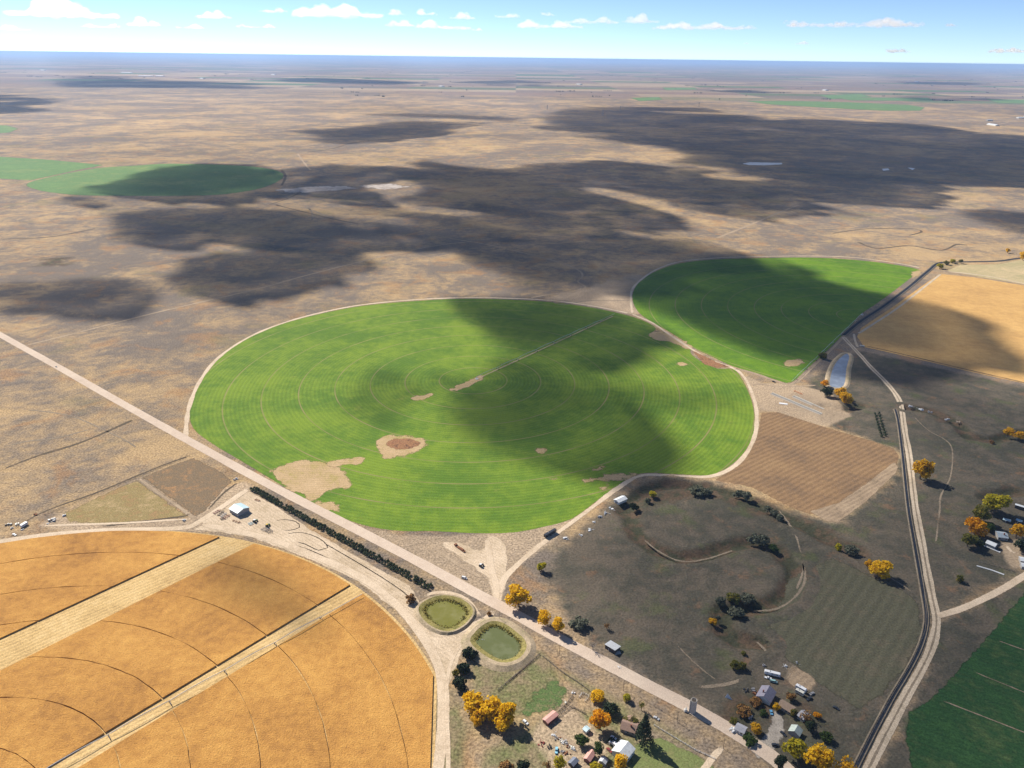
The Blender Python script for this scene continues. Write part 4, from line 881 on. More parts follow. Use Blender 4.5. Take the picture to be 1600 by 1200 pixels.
def tree(form, colr, cx, top, bot, wpx, label, cat='tree', group=None, name=None):
    s = mpp(cx, bot); de = dep(cx, bot); a = wpx * s / 2; V = max((bot - top) * s, .5)
    a *= {'round': 1.12, 'bush': 1.15, 'cone': 1.05, 'sparse': 1.1}[form]
    full = {'round': 2.35, 'sparse': 2.35, 'bush': 1.35, 'cone': 2.15}[form]; ctr = {'round': .90, 'sparse': 1.1, 'bush': .6, 'cone': .95}[form]
    half = {'round': 1.0, 'sparse': 1.0, 'bush': .75, 'cone': 1.05}[form]
    q = max((V / 2) ** 2 - (a * math.sin(de)) ** 2, 0); c = math.sqrt(q) / math.cos(de) / half
    lo, hi = {'round': (.7, 1.5), 'sparse': (.8, 1.6), 'bush': (.65, 1.4), 'cone': (.8, 2.4)}[form]
    c = min(max(c, lo * a), hi * a)
    mid = (top + bot) / 2; by = mid + ctr * c * math.cos(de) / s
    cnt[0] += 1; r = np.random.default_rng(cnt[0] + 900)
    nm = name or {'round': 'cottonwood_tree', 'sparse': 'thin_tree', 'bush': 'bush', 'cone': 'pine_tree'}[form]
    t = thing(nm, label, cat, U(cx, by), r.uniform(0, 6.28), group, (a, a, c))
    n = sum(1 for k in CR if k[0] == form)
    link_mesh('crown', crown_mesh(form, cnt[0] % n, colr), t)
    link_mesh('trunk', TM[cnt[0] % 3] if form in ('round', 'sparse') else BTM[0] if form == 'bush' else TM[0], t)
    return t
GR = 'cottonwood trees in autumn leaf'
for a in [
    ('round', 'yellow', 810, 910, 955, 44, 'bright yellow cottonwood at the road junction, just right of the field tracks'),
    ('round', 'yellow', 850, 951, 980, 25, 'left one of the pair of yellow trees along the gravel road'),
    ('round', 'yellow', 872, 962, 993, 22, 'right one of the pair of yellow trees along the gravel road'),
    ('round', 'yellow', 741, 1082, 1116, 44, 'leftmost golden tree of the dense clump by the curved track'),
    ('round', 'yellow', 771, 1087, 1128, 48, 'tallest golden tree in the middle of the dense clump'),
    ('round', 'yellow', 794, 1093, 1136, 34, 'right hand golden tree of the dense clump'),
    ('round', 'yellow', 783, 1117, 1148, 30, 'low golden tree at the shaded front of the dense clump'),
    ('round', 'amber', 747, 1106, 1136, 27, 'small golden tree at the lower left of the dense clump'),
    ('round', 'yellow', 933, 1074, 1102, 29, 'yellow tree next to the dark green tree in the farm garden'),
    ('round', 'orange', 936, 1103, 1147, 39, 'big orange tree over the white shed in the farmyard'),
    ('round', 'yellow', 968, 1176, 1206, 28, 'yellow tree in front of the white metal barn'),
    ('round', 'lime', 846, 876, 895, 17, 'small yellow green tree beside the pasture track'),
    ('round', 'dark', 956, 1095, 1122, 28, 'blackish green round tree between the yellow and the orange tree'),
    ('round', 'lime', 979, 1082, 1098, 16, 'small olive yellow tree beside the road ditch'),
    ('sparse', 'olive', 1002, 1088, 1114, 13, 'thin olive tree on the road verge'),
    ('round', 'green', 908, 1144, 1170, 25, 'green tree at the end of the scrap row'),
    ('round', 'green', 935, 1158, 1182, 19, 'blue green tree above the maroon shed'),
    ('round', 'lime', 875, 1178, 1210, 21, 'pale yellow tree at the bottom edge by the light blue pickup'),
    ('sparse', 'rust', 855, 1182, 1210, 18, 'half bare brown tree at the bottom edge'),
    ('round', 'dark', 816, 1184, 1212, 24, 'dark green tree at the bottom edge below the golden clump'),
    ('round', 'lime', 1240, 1148, 1192, 42, 'large yellow green tree by the farm entrance'),
    ('round', 'yellow', 1277, 1160, 1212, 50, 'large yellow tree at the bottom edge right of the farm entrance'),
    ('sparse', 'amber', 1320, 1178, 1214, 44, 'loose amber brown tree at the bottom edge near the canal road'),
    ('round', 'dark', 1218, 1176, 1206, 20, 'dark tree in the shade beside the farm entrance'),
    ('round', 'yellow', 1213, 1097, 1112, 15, 'small yellow tree at the end of the long brown roof'),
    ('round', 'olive', 1238, 1106, 1121, 15, 'olive tree in front of the long brown roof'),
    ('round', 'orange', 1276, 1111, 1124, 14, 'small orange tree alone east of the farm houses'),
    ('sparse', 'rust', 1258, 1108, 1128, 24, 'brown leafless thicket tree behind the green roofed cottage'),
    ('round', 'amber', 1181, 1130, 1146, 21, 'amber tree right of the grey roofed cottage'),
    ('round', 'rust', 1234, 1080, 1096, 18, 'rusty tree above the long brown roof'),
    ('round', 'dark', 1264, 1124, 1145, 20, 'dark green tree in the farm shade, south of the thicket'),
    ('round', 'lime', 1553, 764, 806, 44, 'tall yellow green tree at the top of the right hand grove'),
    ('round', 'olive', 1531, 785, 820, 30, 'olive tree on the left flank of the right hand grove'),
    ('round', 'orange', 1522, 804, 840, 36, 'orange tree in the right hand grove'),
    ('round', 'olive', 1511, 828, 857, 27, 'dull olive tree at the lower end of the right hand grove'),
    ('round', 'amber', 1587, 814, 844, 28, 'amber tree over the blue grey house'),
    ('round', 'dark', 1594, 840, 864, 26, 'dark tree under the amber tree at the right edge'),
    ('round', 'amber', 1437, 711, 752, 34, 'single amber tree right beside the canal road'),
    ('round', 'yellow', 1375, 871, 906, 38, 'lone bright yellow tree in the dark pasture'),
    ('round', 'amber', 1355, 872, 890, 15, 'small amber tree touching the lone bright yellow one'),
    ('round', 'orange', 1288, 592, 606, 15, 'small orange tree at the foot of the reservoir'),
    ('round', 'dark', 1291, 606, 619, 20, 'dark round tree between the reservoir orange trees'),
    ('round', 'amber', 1311, 602, 625, 22, 'left half of the amber pair below the reservoir'),
    ('round', 'amber', 1320, 609, 634, 22, 'right half of the amber pair below the reservoir'),
    ('round', 'amber', 1574, 667, 683, 22, 'first amber tree of the row by the dry draw at the right edge'),
    ('round', 'amber', 1592, 671, 690, 22, 'second amber tree of the row by the dry draw'),
    ('round', 'lime', 1468, 411, 420, 12, 'yellow green tree where the upper canal bends'),
    ('round', 'olive', 1478, 406, 414, 10, 'olive tree on the canal bank past the bend'),
    ('round', 'lime', 1488, 404, 411, 10, 'third tree on the canal bank past the bend'),
    ('round', 'olive', 1500, 404, 412, 8, 'last small tree on the canal bank past the bend'),
    ('round', 'yellow', 1574, 387, 396, 8, 'tiny yellow tree on the far rangeland at right'),
    ('round', 'yellow', 1598, 391, 407, 14, 'yellow tree at the right edge where the canal ends'),
    ('sparse', 'rust', 948, 970, 984, 13, 'little orange brown tree above the roadside shed'),
    ('round', 'lime', 1019, 765, 779, 14, 'yellow green tree beside the white grain shed'),
]: tree(*a, group=GR)
tree('cone', 'needle', 1005, 1119, 1166, 33, 'tall dark pine in front of the brown roofed house')
for a in [
    ('bush', 'silver', 902, 960, 986, 30, 'silvery bush near the bare tree'), ('bush', 'silver', 1088, 756, 776, 26, 'biggest silvery bush on the upper creek bank'), ('bush', 'silver', 1104, 760, 777, 20, 'silvery bush leaning on the biggest one by the creek'),
    ('bush', 'silver', 1153, 762, 779, 20, 'left silvery bush by the brown field corner'), ('bush', 'silver', 1167, 765, 782, 18, 'right silvery bush by the brown field corner'), ('bush', 'silver', 1199, 789, 802, 16, 'first grey bush of the three below the brown field'),
    ('bush', 'silver', 1209, 794, 808, 15, 'middle grey bush of the three below the brown field'), ('bush', 'silver', 1219, 800, 815, 16, 'last grey bush of the three below the brown field'), ('bush', 'silver', 1177, 831, 852, 24, 'left grey bush inside the creek loop'),
    ('bush', 'silver', 1192, 832, 853, 22, 'right grey bush inside the creek loop'), ('bush', 'green', 1207, 848, 862, 16, 'low green bush at the end of the creek loop'), ('bush', 'silver', 1126, 928, 948, 18, 'left grey bush of the lower creek clump'),
    ('bush', 'olive', 1146, 925, 946, 22, 'olive bush in the middle of the lower creek clump'), ('bush', 'silver', 1168, 924, 946, 26, 'wide grey bush of the lower creek clump'), ('bush', 'silver', 1151, 943, 967, 27, 'round grey bush below the creek clump'),
    ('bush', 'silver', 1121, 959, 972, 10, 'tiny grey bush by the creek trail'), ('bush', 'amber', 1114, 965, 978, 14, 'small yellow bush by the creek trail'), ('bush', 'olive', 1147, 1030, 1048, 17, 'brown green bush north of the farm, left one'),
    ('bush', 'olive', 1160, 1028, 1052, 15, 'brown green bush north of the farm, right one'), ('bush', 'olive', 1162, 1015, 1025, 10, 'small dull bush above the farm bushes'), ('bush', 'silver', 1012, 777, 788, 10, 'grey bush left of the small yellow green tree'),
    ('bush', 'dark', 990, 784, 800, 16, 'dark shrub below the white grain shed'), ('bush', 'silver', 1330, 848, 870, 26, 'grey bush in the middle pasture'), ('bush', 'lime', 1310, 845, 862, 13, 'yellow green bush at the grey pasture bush'),
    ('bush', 'rust', 641, 927, 945, 18, 'reddish tumbleweed heap beside the upper pond'), ('bush', 'rust', 764, 955, 963, 8, 'small brown shrub between pond and road'), ('bush', 'dark', 733, 1008, 1034, 25, 'upper dark cedar shrub beside the lower pond'),
    ('bush', 'dark', 725, 1030, 1055, 24, 'middle dark cedar shrub beside the curved track'), ('bush', 'dark', 720, 1052, 1082, 24, 'lower dark cedar shrub above the golden clump'), ('bush', 'olive', 712, 1040, 1062, 12, 'olive weeds left of the dark cedars'),  # the cedars' shade side is put into their black-green leaf colour
    ('bush', 'olive', 985, 1117, 1134, 26, 'olive shrubs behind the brown roofed house'), ('bush', 'dark', 955, 1150, 1166, 16, 'dark shrub in the shaded farm garden'), ('bush', 'olive', 1145, 1120, 1132, 14, 'brown weeds behind the grey roofed cottage'),
    ('bush', 'rust', 1160, 1100, 1122, 26, 'rusty brushwood between the silo and the farm'), ('bush', 'rust', 1180, 1085, 1104, 22, 'rusty brushwood west of the two tone house'), ('bush', 'green', 1192, 1106, 1120, 16, 'green shrub by the blue car'), ('bush', 'green', 1170, 1148, 1165, 24, 'green shrubs below the amber farm tree'),
    ('bush', 'green', 1290, 1140, 1160, 20, 'dark green shrubs above the big yellow corner tree'), ('bush', 'lime', 930, 1190, 1206, 20, 'yellow weeds at the bottom edge by the small blue shed'), ('bush', 'rust', 790, 1188, 1206, 26, 'red brown brush at the bottom edge'), ('bush', 'olive', 1285, 548, 562, 14, 'dark willow shrub at the head of the reservoir'),
    ('bush', 'dark', 1526, 838, 856, 20, 'dark shrub in the shade of the orange grove tree'), ('bush', 'green', 1545, 812, 832, 22, 'green shrub inside the right hand grove'), ('bush', 'rust', 1549, 686, 694, 10, 'small brown shrub in the dry draw at right'), ('bush', 'olive', 1498, 895, 912, 12, 'dark weed clump by the side road'),
]: tree(*a, cat='bush')
# bare tree
r = np.random.default_rng(5); mb = MB(); mbt = MB(); mbt.tube([(0, 0, 0), (.1, 0, 1.5), (0, .1, 3)], .28, 8, .2)
for k in range(16):
    a = k * 2.4; q = r.uniform(2, 4.2); z = r.uniform(5, 8.6)
    p1 = np.array([math.cos(a) * q * .5, math.sin(a) * q * .5, 3 + (z - 3) * .55]); p2 = np.array([math.cos(a) * q, math.sin(a) * q, z])
    mb.tube([(0, 0, 2.6), p1, p2], .13, 5, .04)
    for j in range(7):
        st = p1 + (p2 - p1) * r.uniform(.1, 1); mb.tube([st, st + r.normal(size=3) * [1, 1, .6] * .9 + [0, 0, .6]], .05, 4, .02)
t = thing('bare_tree', 'leafless grey tree beside the roadside shed', 'tree', U(926, 1016)); mbt.build('trunk', m_grey_bark, t); mb.build('branches', m_grey_bark, t)

# windbreak: double row of young cedars; and the short block by the reservoir
SHR = [crown(100 + i, 10, 22, .17, 'bush').mesh('windbreak_shrub', LM['cedar']) for i in range(3)]
p0, p1 = U(396, 765)[:2], U(676, 922)[:2]; dv = p1 - p0; Ln = np.linalg.norm(dv); dv /= Ln; nv = np.array([-dv[1], dv[0]]); n = int(Ln / 4.0)
for k in range(n):
    for row in (-1, 1):
        if rng.random() < .05: continue
        p = p0 + dv * (k * 4.0 + rng.uniform(-.6, .6)) + nv * (row * 2.1 + rng.uniform(-.4, .4)); sc = rng.uniform(1.75, 2.75)
        o = link_mesh('windbreak_shrub', SHR[(k + row) % 3]); o.location = (*p, 0); o.rotation_euler = (0, 0, rng.uniform(0, 6)); o.scale = (sc, sc, sc * rng.uniform(1.1, 1.7))
        tag(o, 'dark green young cedar in the double windbreak row along the gravel road', 'shrub', 'cedars of the roadside windbreak')
for k in range(9):
    for row in (0, 1):
        q = U(1367 + k * 1.25 + row * 6, 648 + k * 4.3 - row * 1)[:2]
        o = link_mesh('cedar_tree', SHR[(k + row) % 3]); o.location = (*q, 0); o.scale = (2.3, 2.3, 3.3); o.rotation_euler = (0, 0, k * 1.3 + row)
        tag(o, 'dark evergreen in the short double block west of the canal road', 'tree', 'evergreens of the short block')

# reeds round the ponds
m_reed = leaf_mat('reeds', (0.26, 0.22, 0.05), (0.16, 0.15, 0.035), (0.36, 0.29, 0.09))
for P_, wl, lb in ((w1, .6, 'yellow olive reeds fringing the oval pond'), (w2, .7, 'reeds fringing the square cornered pond')):
    mb = MB(); N = normals2(P_, True); r = np.random.default_rng(int(wl * 10)); k = len(P_); pc = P_.mean(0)
    for _ in range(1100):
        i = r.integers(0, k); far = (P_[i] - pc)[1] > -8 * (wl < .65) 
        if wl > .65 and not (P_[i] - pc)[1] + .3 * (P_[i] - pc)[0] > -4 and r.random() < .85: continue
        p = P_[i] + N[i] * r.normal(-.4, .8) + r.normal(size=2) * .7; hgt = r.uniform(.6, 1.4) if far else r.uniform(.2, .6); a = r.uniform(0, PI); w_ = r.uniform(.25, .5); tl = r.normal(size=2) * .35
        mb.add([(p[0] - w_ * math.cos(a), p[1] - w_ * math.sin(a), wl - .2), (p[0] + w_ * math.cos(a), p[1] + w_ * math.sin(a), wl - .2), (p[0] + w_ * .6 * math.cos(a) + tl[0], p[1] + w_ * .6 * math.sin(a) + tl[1], wl + hgt), (p[0] - w_ * .6 * math.cos(a) + tl[0], p[1] - w_ * .6 * math.sin(a) + tl[1], wl + hgt * .9)], [(0, 1, 2, 3)])
    tag(mb.build('reeds', m_reed), lb, kind='stuff')

# ------------------------------------------------------------------ buildings
m_white = ribbed('white_sheet', (0.62, 0.65, 0.67)); m_bluew = ribbed('blue_white_sheet', (0.43, 0.58, 0.64)); m_galv = ribbed('galvanised_sheet', (0.46, 0.48, 0.50))
m_pink = ribbed('faded_red_sheet', (0.56, 0.30, 0.25)); m_maroon = ribbed('maroon_board', (0.16, 0.055, 0.05), 1.2); m_brownroof = plain('brown_shingle', (0.25, 0.17, 0.135), .9, .1, var=.25, size=.8)
m_tanroof = plain('tan_shingle', (0.27, 0.20, 0.15), .9, .1, var=.25, size=.8); m_greyroof = plain('grey_shingle', (0.34, 0.34, 0.37), .85, .15, var=.25, size=.8); m_slate = plain('blue_grey_shingle', (0.17, 0.19, 0.24), .85, .15, var=.25)
m_pgreen = plain('pale_green_shingle', (0.44, 0.50, 0.45), .8, .15, var=.2); m_purple = plain('grey_violet_shingle', (0.22, 0.21, 0.26), .85, .15, var=.2); m_wwall = plain('white_siding', (0.66, 0.65, 0.61), .8, .2, var=.12); m_tanwall = plain('tan_siding', (0.42, 0.34, 0.26), .85, .15); m_greywall = plain('grey_siding', (0.33, 0.32, 0.31), .85, .15); m_darkwall = plain('dark_boards', (0.09, 0.08, 0.075), .9, .1)
m_door = plain('door_paint', (0.30, 0.31, 0.33), .6); m_glass = plain('window_glass', (0.03, 0.04, 0.05), .12, .5, var=.05); m_conc = plain('concrete', (0.48, 0.46, 0.42), .9, .1, var=.2); m_brick = plain('brick', (0.28, 0.12, 0.09), .9, .1); m_black = plain('black_rubber', (0.022, 0.022, 0.024), .8, .2)
m_blueroof = plain('blue_grey_roof', (0.30, 0.36, 0.42), .7, .25, var=.2)
def gable(name, label, p1, p2, W, wh, rise, roof, wall, cat='shed', door=True, wins=0, chim=False, over=.45, mono=False, open_front=0, bigdoor=False, cover=None):
    z = wh + rise * .5; a, b = U(*p1, z)[:2], U(*p2, z)[:2]; d = b - a; L = float(np.linalg.norm(d)); c = (a + b) / 2
    t = thing(name, label, cat, (*c, 0), math.atan2(d[1], d[0]) - PI / 2); h = W / 2; y = L / 2
    mb = MB()
    if mono: prof = [(-h, 0), (h, 0), (h, wh + rise), (-h, wh)]
    else: prof = [(-h, 0), (h, 0), (h, wh), (0, wh + rise), (-h, wh)]
    mb.prism(prof, -y, y); mb.build('wall', wall, t)
    mb = MB(); e = over; tk = .16
    if mono:
        sl_ = rise / W; mb.prism([(-h - e, wh - e * sl_ + .03), (h + e, wh + rise + e * sl_ + .03), (h + e, wh + rise + e * sl_ + tk), (-h - e, wh - e * sl_ + tk)], -y - e, y + e)
    else:
        sl_ = rise / h
        for sg in (-1, 1):
            mb.prism([(0, wh + rise + .03), (sg * (h + e), wh - e * sl_ + .03), (sg * (h + e), wh - e * sl_ + tk), (0, wh + rise + tk)], -y - e, y + e)
    rf = mb.build('roof', roof, t)
    if chim: MB().box((h * .35, y * .3, wh + rise * .4), (.9, .9, rise * .6 + 1.3)).build('chimney', m_brick, rf)
    if bigdoor:
        mb = MB(); mb.box((0, -y - .04, 0), (W * .42, .1, wh * .85)); dr = mb.build('door', m_door, t); MB().box((W * .12, -y - .12, 1.1), (.3, .08, .12)).build('handle', m_black, dr)
    elif door:
        mb = MB(); mb.box((h + .03, -y * .25, .05), (.08, 1.1, 2.05)); dr = mb.build('door', m_door, t); MB().box((h + .09, -y * .25 + .4, 1.0), (.06, .12, .1)).build('handle', m_black, dr)
    for k in range(wins):
        for sg in (-1, 1):
            yy = -y + L * (k + .5) / wins
            if sg > 0 and door and not bigdoor and abs(yy + y * .25) < 1.3: continue
            wd_ = MB().box((sg * (h + .03), yy, 1.0), (.08, 1.3, 1.1)).build('window', m_glass, t)
            MB().box((sg * (h + .05), yy, .92), (.14, 1.5, .1)).build('sill', m_wwall, wd_)
    for k in range(open_front):
        yy = -y + L * (k + .5) / open_front
        MB().box((h + .02, yy, .1), (.06, L / open_front - .6, wh * .8)).build('bay_shade', m_darkwall, t)  # dark panels on the solid wall paint the shade inside open bays
    return t
gable('machine_shop', 'pale blue metal machine shop at the pale yard left of the road', (367, 789), (380, 796), 14, 4.6, 2.2, m_bluew, m_greywall, bigdoor=True, wins=2)
gable('lean_to_shed', 'grey roofed roadside shed in the dark pasture', (950, 1004), (965, 1013), 7.5, 3.0, 1.0, m_galv, m_darkwall, mono=True)
MB().box((0, 0, 0.02), (5, 3.5, .22), .3).build('concrete_slab', m_conc).location = tuple(U(965, 1020)); tag(bpy.data.objects['concrete_slab'], 'concrete slab in front of the roadside shed', 'slab')
gable('open_shed', 'long pink roofed open fronted shed at the green paddock', (868, 1113), (852, 1126), 5.0, 3.0, .8, m_pink, m_maroon, mono=False, door=False, open_front=4)
gable('metal_barn', 'big white metal barn in the farmyard', (981, 1161), (968, 1177), 11.5, 4.2, 2.6, m_white, m_wwall, 'barn', bigdoor=True, wins=2)
gable('farm_house', 'brown roofed farmhouse behind the tall pine', (972, 1129), (995, 1136), 9, 3.0, 2.4, m_brownroof, m_tanwall, 'house', wins=3, chim=True)
gable('house_wing', 'low brown roofed wing at the back of the farmhouse', (984, 1125), (988, 1120), 6, 2.8, 1.6, m_brownroof, m_tanwall, 'house', wins=1)
gable('garden_shed', 'small pale blue shed under the big orange tree', (914, 1136), (919, 1140), 4, 2.4, .8, m_bluew, m_wwall)
gable('maroon_shed', 'narrow maroon board shed near the bottom edge', (926, 1173), (917, 1186), 4.6, 2.8, 1.2, m_pink, m_maroon, wins=2)
gable('low_shed', 'dark slate roofed shed at the bottom edge', (900, 1185), (892, 1193), 4.2, 2.6, 1.0, m_slate, m_darkwall)
gable('pump_house', 'small pale shed left of the yellow barn tree', (945, 1184), (941, 1190), 4.5, 2.6, 1.0, m_galv, m_greywall)
gable('two_tone_house', 'house with one pale and one violet grey roof slope', (1202, 1074), (1193, 1090), 10.5, 3.4, 3.0, m_purple, m_wwall, 'house', wins=3, chim=True)
gable('long_house', 'long brown roofed house among the farm trees', (1220, 1096), (1240, 1108), 7, 3.0, 1.8, m_tanroof, m_tanwall, 'house', wins=4)
gable('back_house', 'grey roofed house in deep tree shade', (1252, 1112), (1261, 1119), 8, 3.0, 2.0, m_greyroof, m_greywall, 'house', wins=2)
gable('cottage', 'grey roofed cottage beside the county road', (1151, 1133), (1165, 1140), 6.5, 3.0, 1.4, m_greyroof, m_wwall, 'house', wins=2)
gable('green_roof_cottage', 'pale green roofed cottage by the gravel drive', (1246, 1135), (1241, 1144), 7.5, 3.0, 2.2, m_pgreen, m_greywall, 'house', wins=2)
gable('grain_shed', 'white roofed shed by the track below the green field', (963, 782), (976, 776), 7.5, 3.2, 1.4, m_white, m_wwall, bigdoor=True)
gable('blue_grey_house', 'blue grey roofed house in the right hand grove', (1558, 833), (1573, 835), 11, 3.4, 2.0, m_blueroof, m_greywall, 'house', wins=3, chim=True)
gable('white_barn', 'white roofed barn left of the curved farm drive', (1543, 845), (1557, 851), 7, 3.6, 1.6, m_white, m_greywall, 'barn', bigdoor=True)
gable('tiny_shed', 'slim shed roof glinting behind the blue grey house', (1568, 810), (1579, 813), 4, 2.6, .8, m_bluew, m_darkwall)
gable('tiny_shed', 'slim shed roof at the right edge behind the house', (1589, 811), (1597, 814), 4, 2.6, .8, m_bluew, m_darkwall)
gable('long_shed', 'long white roofed shed at the right edge above the grove drive', (1587, 788), (1607, 794), 5, 3.0, .8, m_white, m_darkwall, mono=True, open_front=4, door=False)
gable('stock_shed', 'upper of two white stock sheds at the right edge', (1594, 872), (1606, 874), 7, 3.2, 1.2, m_white, m_greywall)
gable('stock_shed', 'lower of two white stock sheds at the right edge', (1596, 881), (1608, 883), 6, 3.2, 1.2, m_white, m_greywall)
gable('far_barn', 'white barn far out on the plain near the right edge', (1545, 193), (1559, 195), 30, 7, 5, m_white, m_wwall, 'barn', door=False)
gable('far_barn', 'grey barn behind the far white barn', (1542, 187), (1550, 187), 26, 7, 5, m_galv, m_greywall, 'barn', door=False)
gable('far_barn', 'tiny barn beside the track at the far right edge', (1590, 183), (1600, 183), 30, 7, 5, m_white, m_wwall, 'barn', door=False)
for i, (x, y, wpx, lb) in enumerate([(198, 113, 16, 'leftmost long white farm building near the horizon'), (228, 118, 22, 'second long white farm building near the horizon'), (250, 118, 12, 'third white farm building near the horizon'), (67, 109, 6, 'white dot of a farm near the left horizon'), (316, 122, 5, 'white farm just before the dark far shadow'), (428, 116, 5, 'lone white farm near the horizon, left of centre'), (905, 131, 6, 'small white farm beyond the middle plain'), (1433, 127, 5, 'small white farm near the right horizon'), (1290, 140, 5, 'small pale farm behind the far green fields'), (690, 134, 5, 'pale farm on the far plain left of the middle')]):
    gable('far_barn', lb, (x - wpx / 2, y), (x + wpx / 2, y + .4), 60, 10, 6, m_white, m_wwall, 'barn', door=False)

# silo
b = U(1082, 1112.5); t = thing('silo', 'tall open topped concrete silo beside the county road', 'silo', b)
tc = NT('silo_staves'); co = tc.n('ShaderNodeTexCoord').outputs['Object']; zz = tc.xyz(co)[2]
m_silo = tc.finish(tc.mul(tc.mix(tc.step(tc.noise(1.5, 5, .6, vec=co), .4, .65), (.60, .55, .48), (.45, .40, .34)), tc.lerp(tc.math('SINE', tc.math('MULTIPLY', zz, 5.2)), -1, 1, .9, 1.06)), .9, spec=.1)
MB().lathe((0, 0, 0), [(2.25, 0), (2.25, 11.8), (2.02, 11.8), (2.02, 5)], 28).build('shell', m_silo, t)
MB().lathe((0, 0, 0), [(2.01, 5.0), (0.01, 5.1)], 28).build('silage_floor', m_darkwall, t)
mb = MB()
for z in np.arange(.8, 11.6, 1.0): mb.lathe((0, 0, z), [(2.26, 0), (2.32, .03), (2.32, .09), (2.26, .12)], 28)
mb.build('hoop', m_galv, t)
mb = MB(); mb.tube([(-2.55, -.3, 0), (-2.55, -.3, 11.8)], .38, 8); mb.build('chute', m_conc, t)
mb = MB(); mb.tube([(-5.5, 0.6, 0), (-4.6, 0.4, 4.2)], .35, 8).box((-5.0, .6, 0), (2.2, 1.8, 2.0)); mb.build('feed_room', m_wwall, t)

# ------------------------------------------------------------------ vehicles and machinery
def paint(name, c): return plain('paint_' + name, c, .35, .5, var=.06)
PC = {'white': paint('white', (.72, .73, .74)), 'blue': paint('blue', (.12, .33, .55)), 'lightblue': paint('light_blue', (.25, .52, .66)), 'dark': paint('dark', (.03, .035, .045)), 'red': paint('dark_red', (.22, .045, .04)), 'silver': paint('silver', (.42, .43, .45)), 'tan': paint('tan', (.42, .33, .24)), 'green': paint('green', (.03, .14, .05)), 'teal': paint('teal', (.30, .50, .50)), 'rust': plain('rusty_steel', (.24, .11, .06), .85, .1, var=.35), 'orange': paint('orange', (.62, .20, .05)), 'yellow': paint('yellow', (.62, .42, .05)), 'grey': paint('grey', (.25, .25, .26)), 'cream': paint('cream', (.62, .60, .52))}
def place(px, px2=None, yaw=None):
    c = U(*px)
    if px2: d = U(*px2)[:2] - c[:2]; yaw = math.atan2(d[1], d[0]); c[:2] += d / 2
    return c, yaw
def car(label, a, b, colr, kind='car', cat='car', L=None):
    c, yaw = place(a, b); t = thing({'car': 'parked_car', 'pickup': 'pickup_truck', 'suv': 'parked_suv', 'van': 'parked_van'}[kind], label, cat, c, yaw)
    L = L or {'car': 4.6, 'pickup': 5.6, 'suv': 4.9, 'van': 5.4}[kind]; W = 1.9; h = L / 2; m = PC[colr]
    side = {'car': [(-h, .35), (h, .35), (h, .75), (h - 1.2, .92), (-h + .9, .98), (-h, .85)], 'suv': [(-h, .4), (h, .4), (h, .9), (h - 1.2, 1.08), (-h, 1.1)], 'van': [(-h, .4), (h, .4), (h, 1.0), (h - .8, 1.2), (-h, 1.2)], 'pickup': [(-h, .45), (h, .45), (h, .95), (h - 1.3, 1.1), (-h + 2.2, 1.1), (-h + 2.2, .7), (-h + .1, .7), (-h + .1, 1.1), (-h, 1.1)]}[kind]
    def pr(prof, w_, mat, nm, par):
        n = len(prof); vs = [(x, -w_ / 2, z) for x, z in prof] + [(x, w_ / 2, z) for x, z in prof]
        mb = MB(); mb.add(vs, [tuple(range(n)), tuple(range(2 * n - 1, n - 1, -1))] + [(i, (i + 1) % n, n + (i + 1) % n, n + i) for i in range(n)]); return mb.build(nm, mat, par)
    pr(side, W, m, 'body', t)
    cab = {'car': (-h + .9, h - 1.3, .92, 1.42), 'suv': (-h + .05, h - 1.3, 1.08, 1.72), 'van': (-h + .05, h - .8, 1.2, 2.1), 'pickup': (-h + 2.15, h - 1.3, 1.08, 1.75)}[kind]
    x0, x1, z0, z1 = cab
    wn_ = pr([(x0, z0 + .01), (x1, z0 + .01), (x1 - .55, z1 - .08), (x0 + .3, z1 - .08)], W * .88, m_glass, 'window', t)
    pr([(x0 + .28, z1 - .09), (x1 - .55, z1 - .09), (x1 - .65, z1), (x0 + .35, z1)], W * .84, m, 'roof', t)
    for sx in (-1, 1):
        for sy in (-1, 1):
            MB().wheel((sx * (h - .85), sy * (W / 2 - .1), .34), .34, .24, 12).build('wheel', m_black, t)
    for sy in (-1, 1): MB().box((h + .01, sy * .65, .62), (.06, .35, .16)).build('headlight', PC['white'], t)
    return t
car('light blue pickup with white bed in the farmyard grass', (869, 1178), (870, 1169), 'lightblue', 'pickup', 'pickup')
car('white car parked near the golden tree clump', (818, 1127), (824, 1132), 'white', 'suv')
car('dark car stopped on the county road far left', (85, 571), (91, 576), 'dark')
car('silver car on the grass verge below the road', (1022, 1121), (1029, 1125), 'silver')
car('dark red car beside the white metal barn', (949, 1170), (955, 1176), 'red')
car('white car in the shade of the farm garden', (956, 1152), (961, 1155), 'white')
car('blue car at the top of the gravel drive', (1204, 1110), (1206, 1118), 'blue')
car('dark saloon beside the pale green cottage', (1220, 1144), (1227, 1150), 'dark')
car('black car at the mouth of the gravel drive', (1208, 1165), (1214, 1165), 'dark', 'suv')
car('white van on the dirt beside the rusty trailer', (722, 903), (729, 905), 'white', 'van', 'van')
car('dark pickup beside the white trailers behind the farm', (1261, 1094), (1267, 1091), 'dark', 'pickup', 'pickup')
car('grey car right of the white trailers behind the farm', (1266, 1086), (1271, 1083), 'grey')
car('teal van tucked below the long white trailer', (1204, 1065), (1213, 1067), 'teal', 'van', 'van')
car('white pickup between trailer and teal van', (1196, 1059), (1203, 1061), 'white', 'pickup', 'pickup')
car('dark car on the track at the corner of the second green field', (1206, 596), (1212, 598), 'dark', 'suv')
car('small white car in the left scrap yard', (20, 835), (25, 837), 'white')
car('black car in the weeds near the right of the farm', (1304, 1106), (1308, 1108), 'dark')
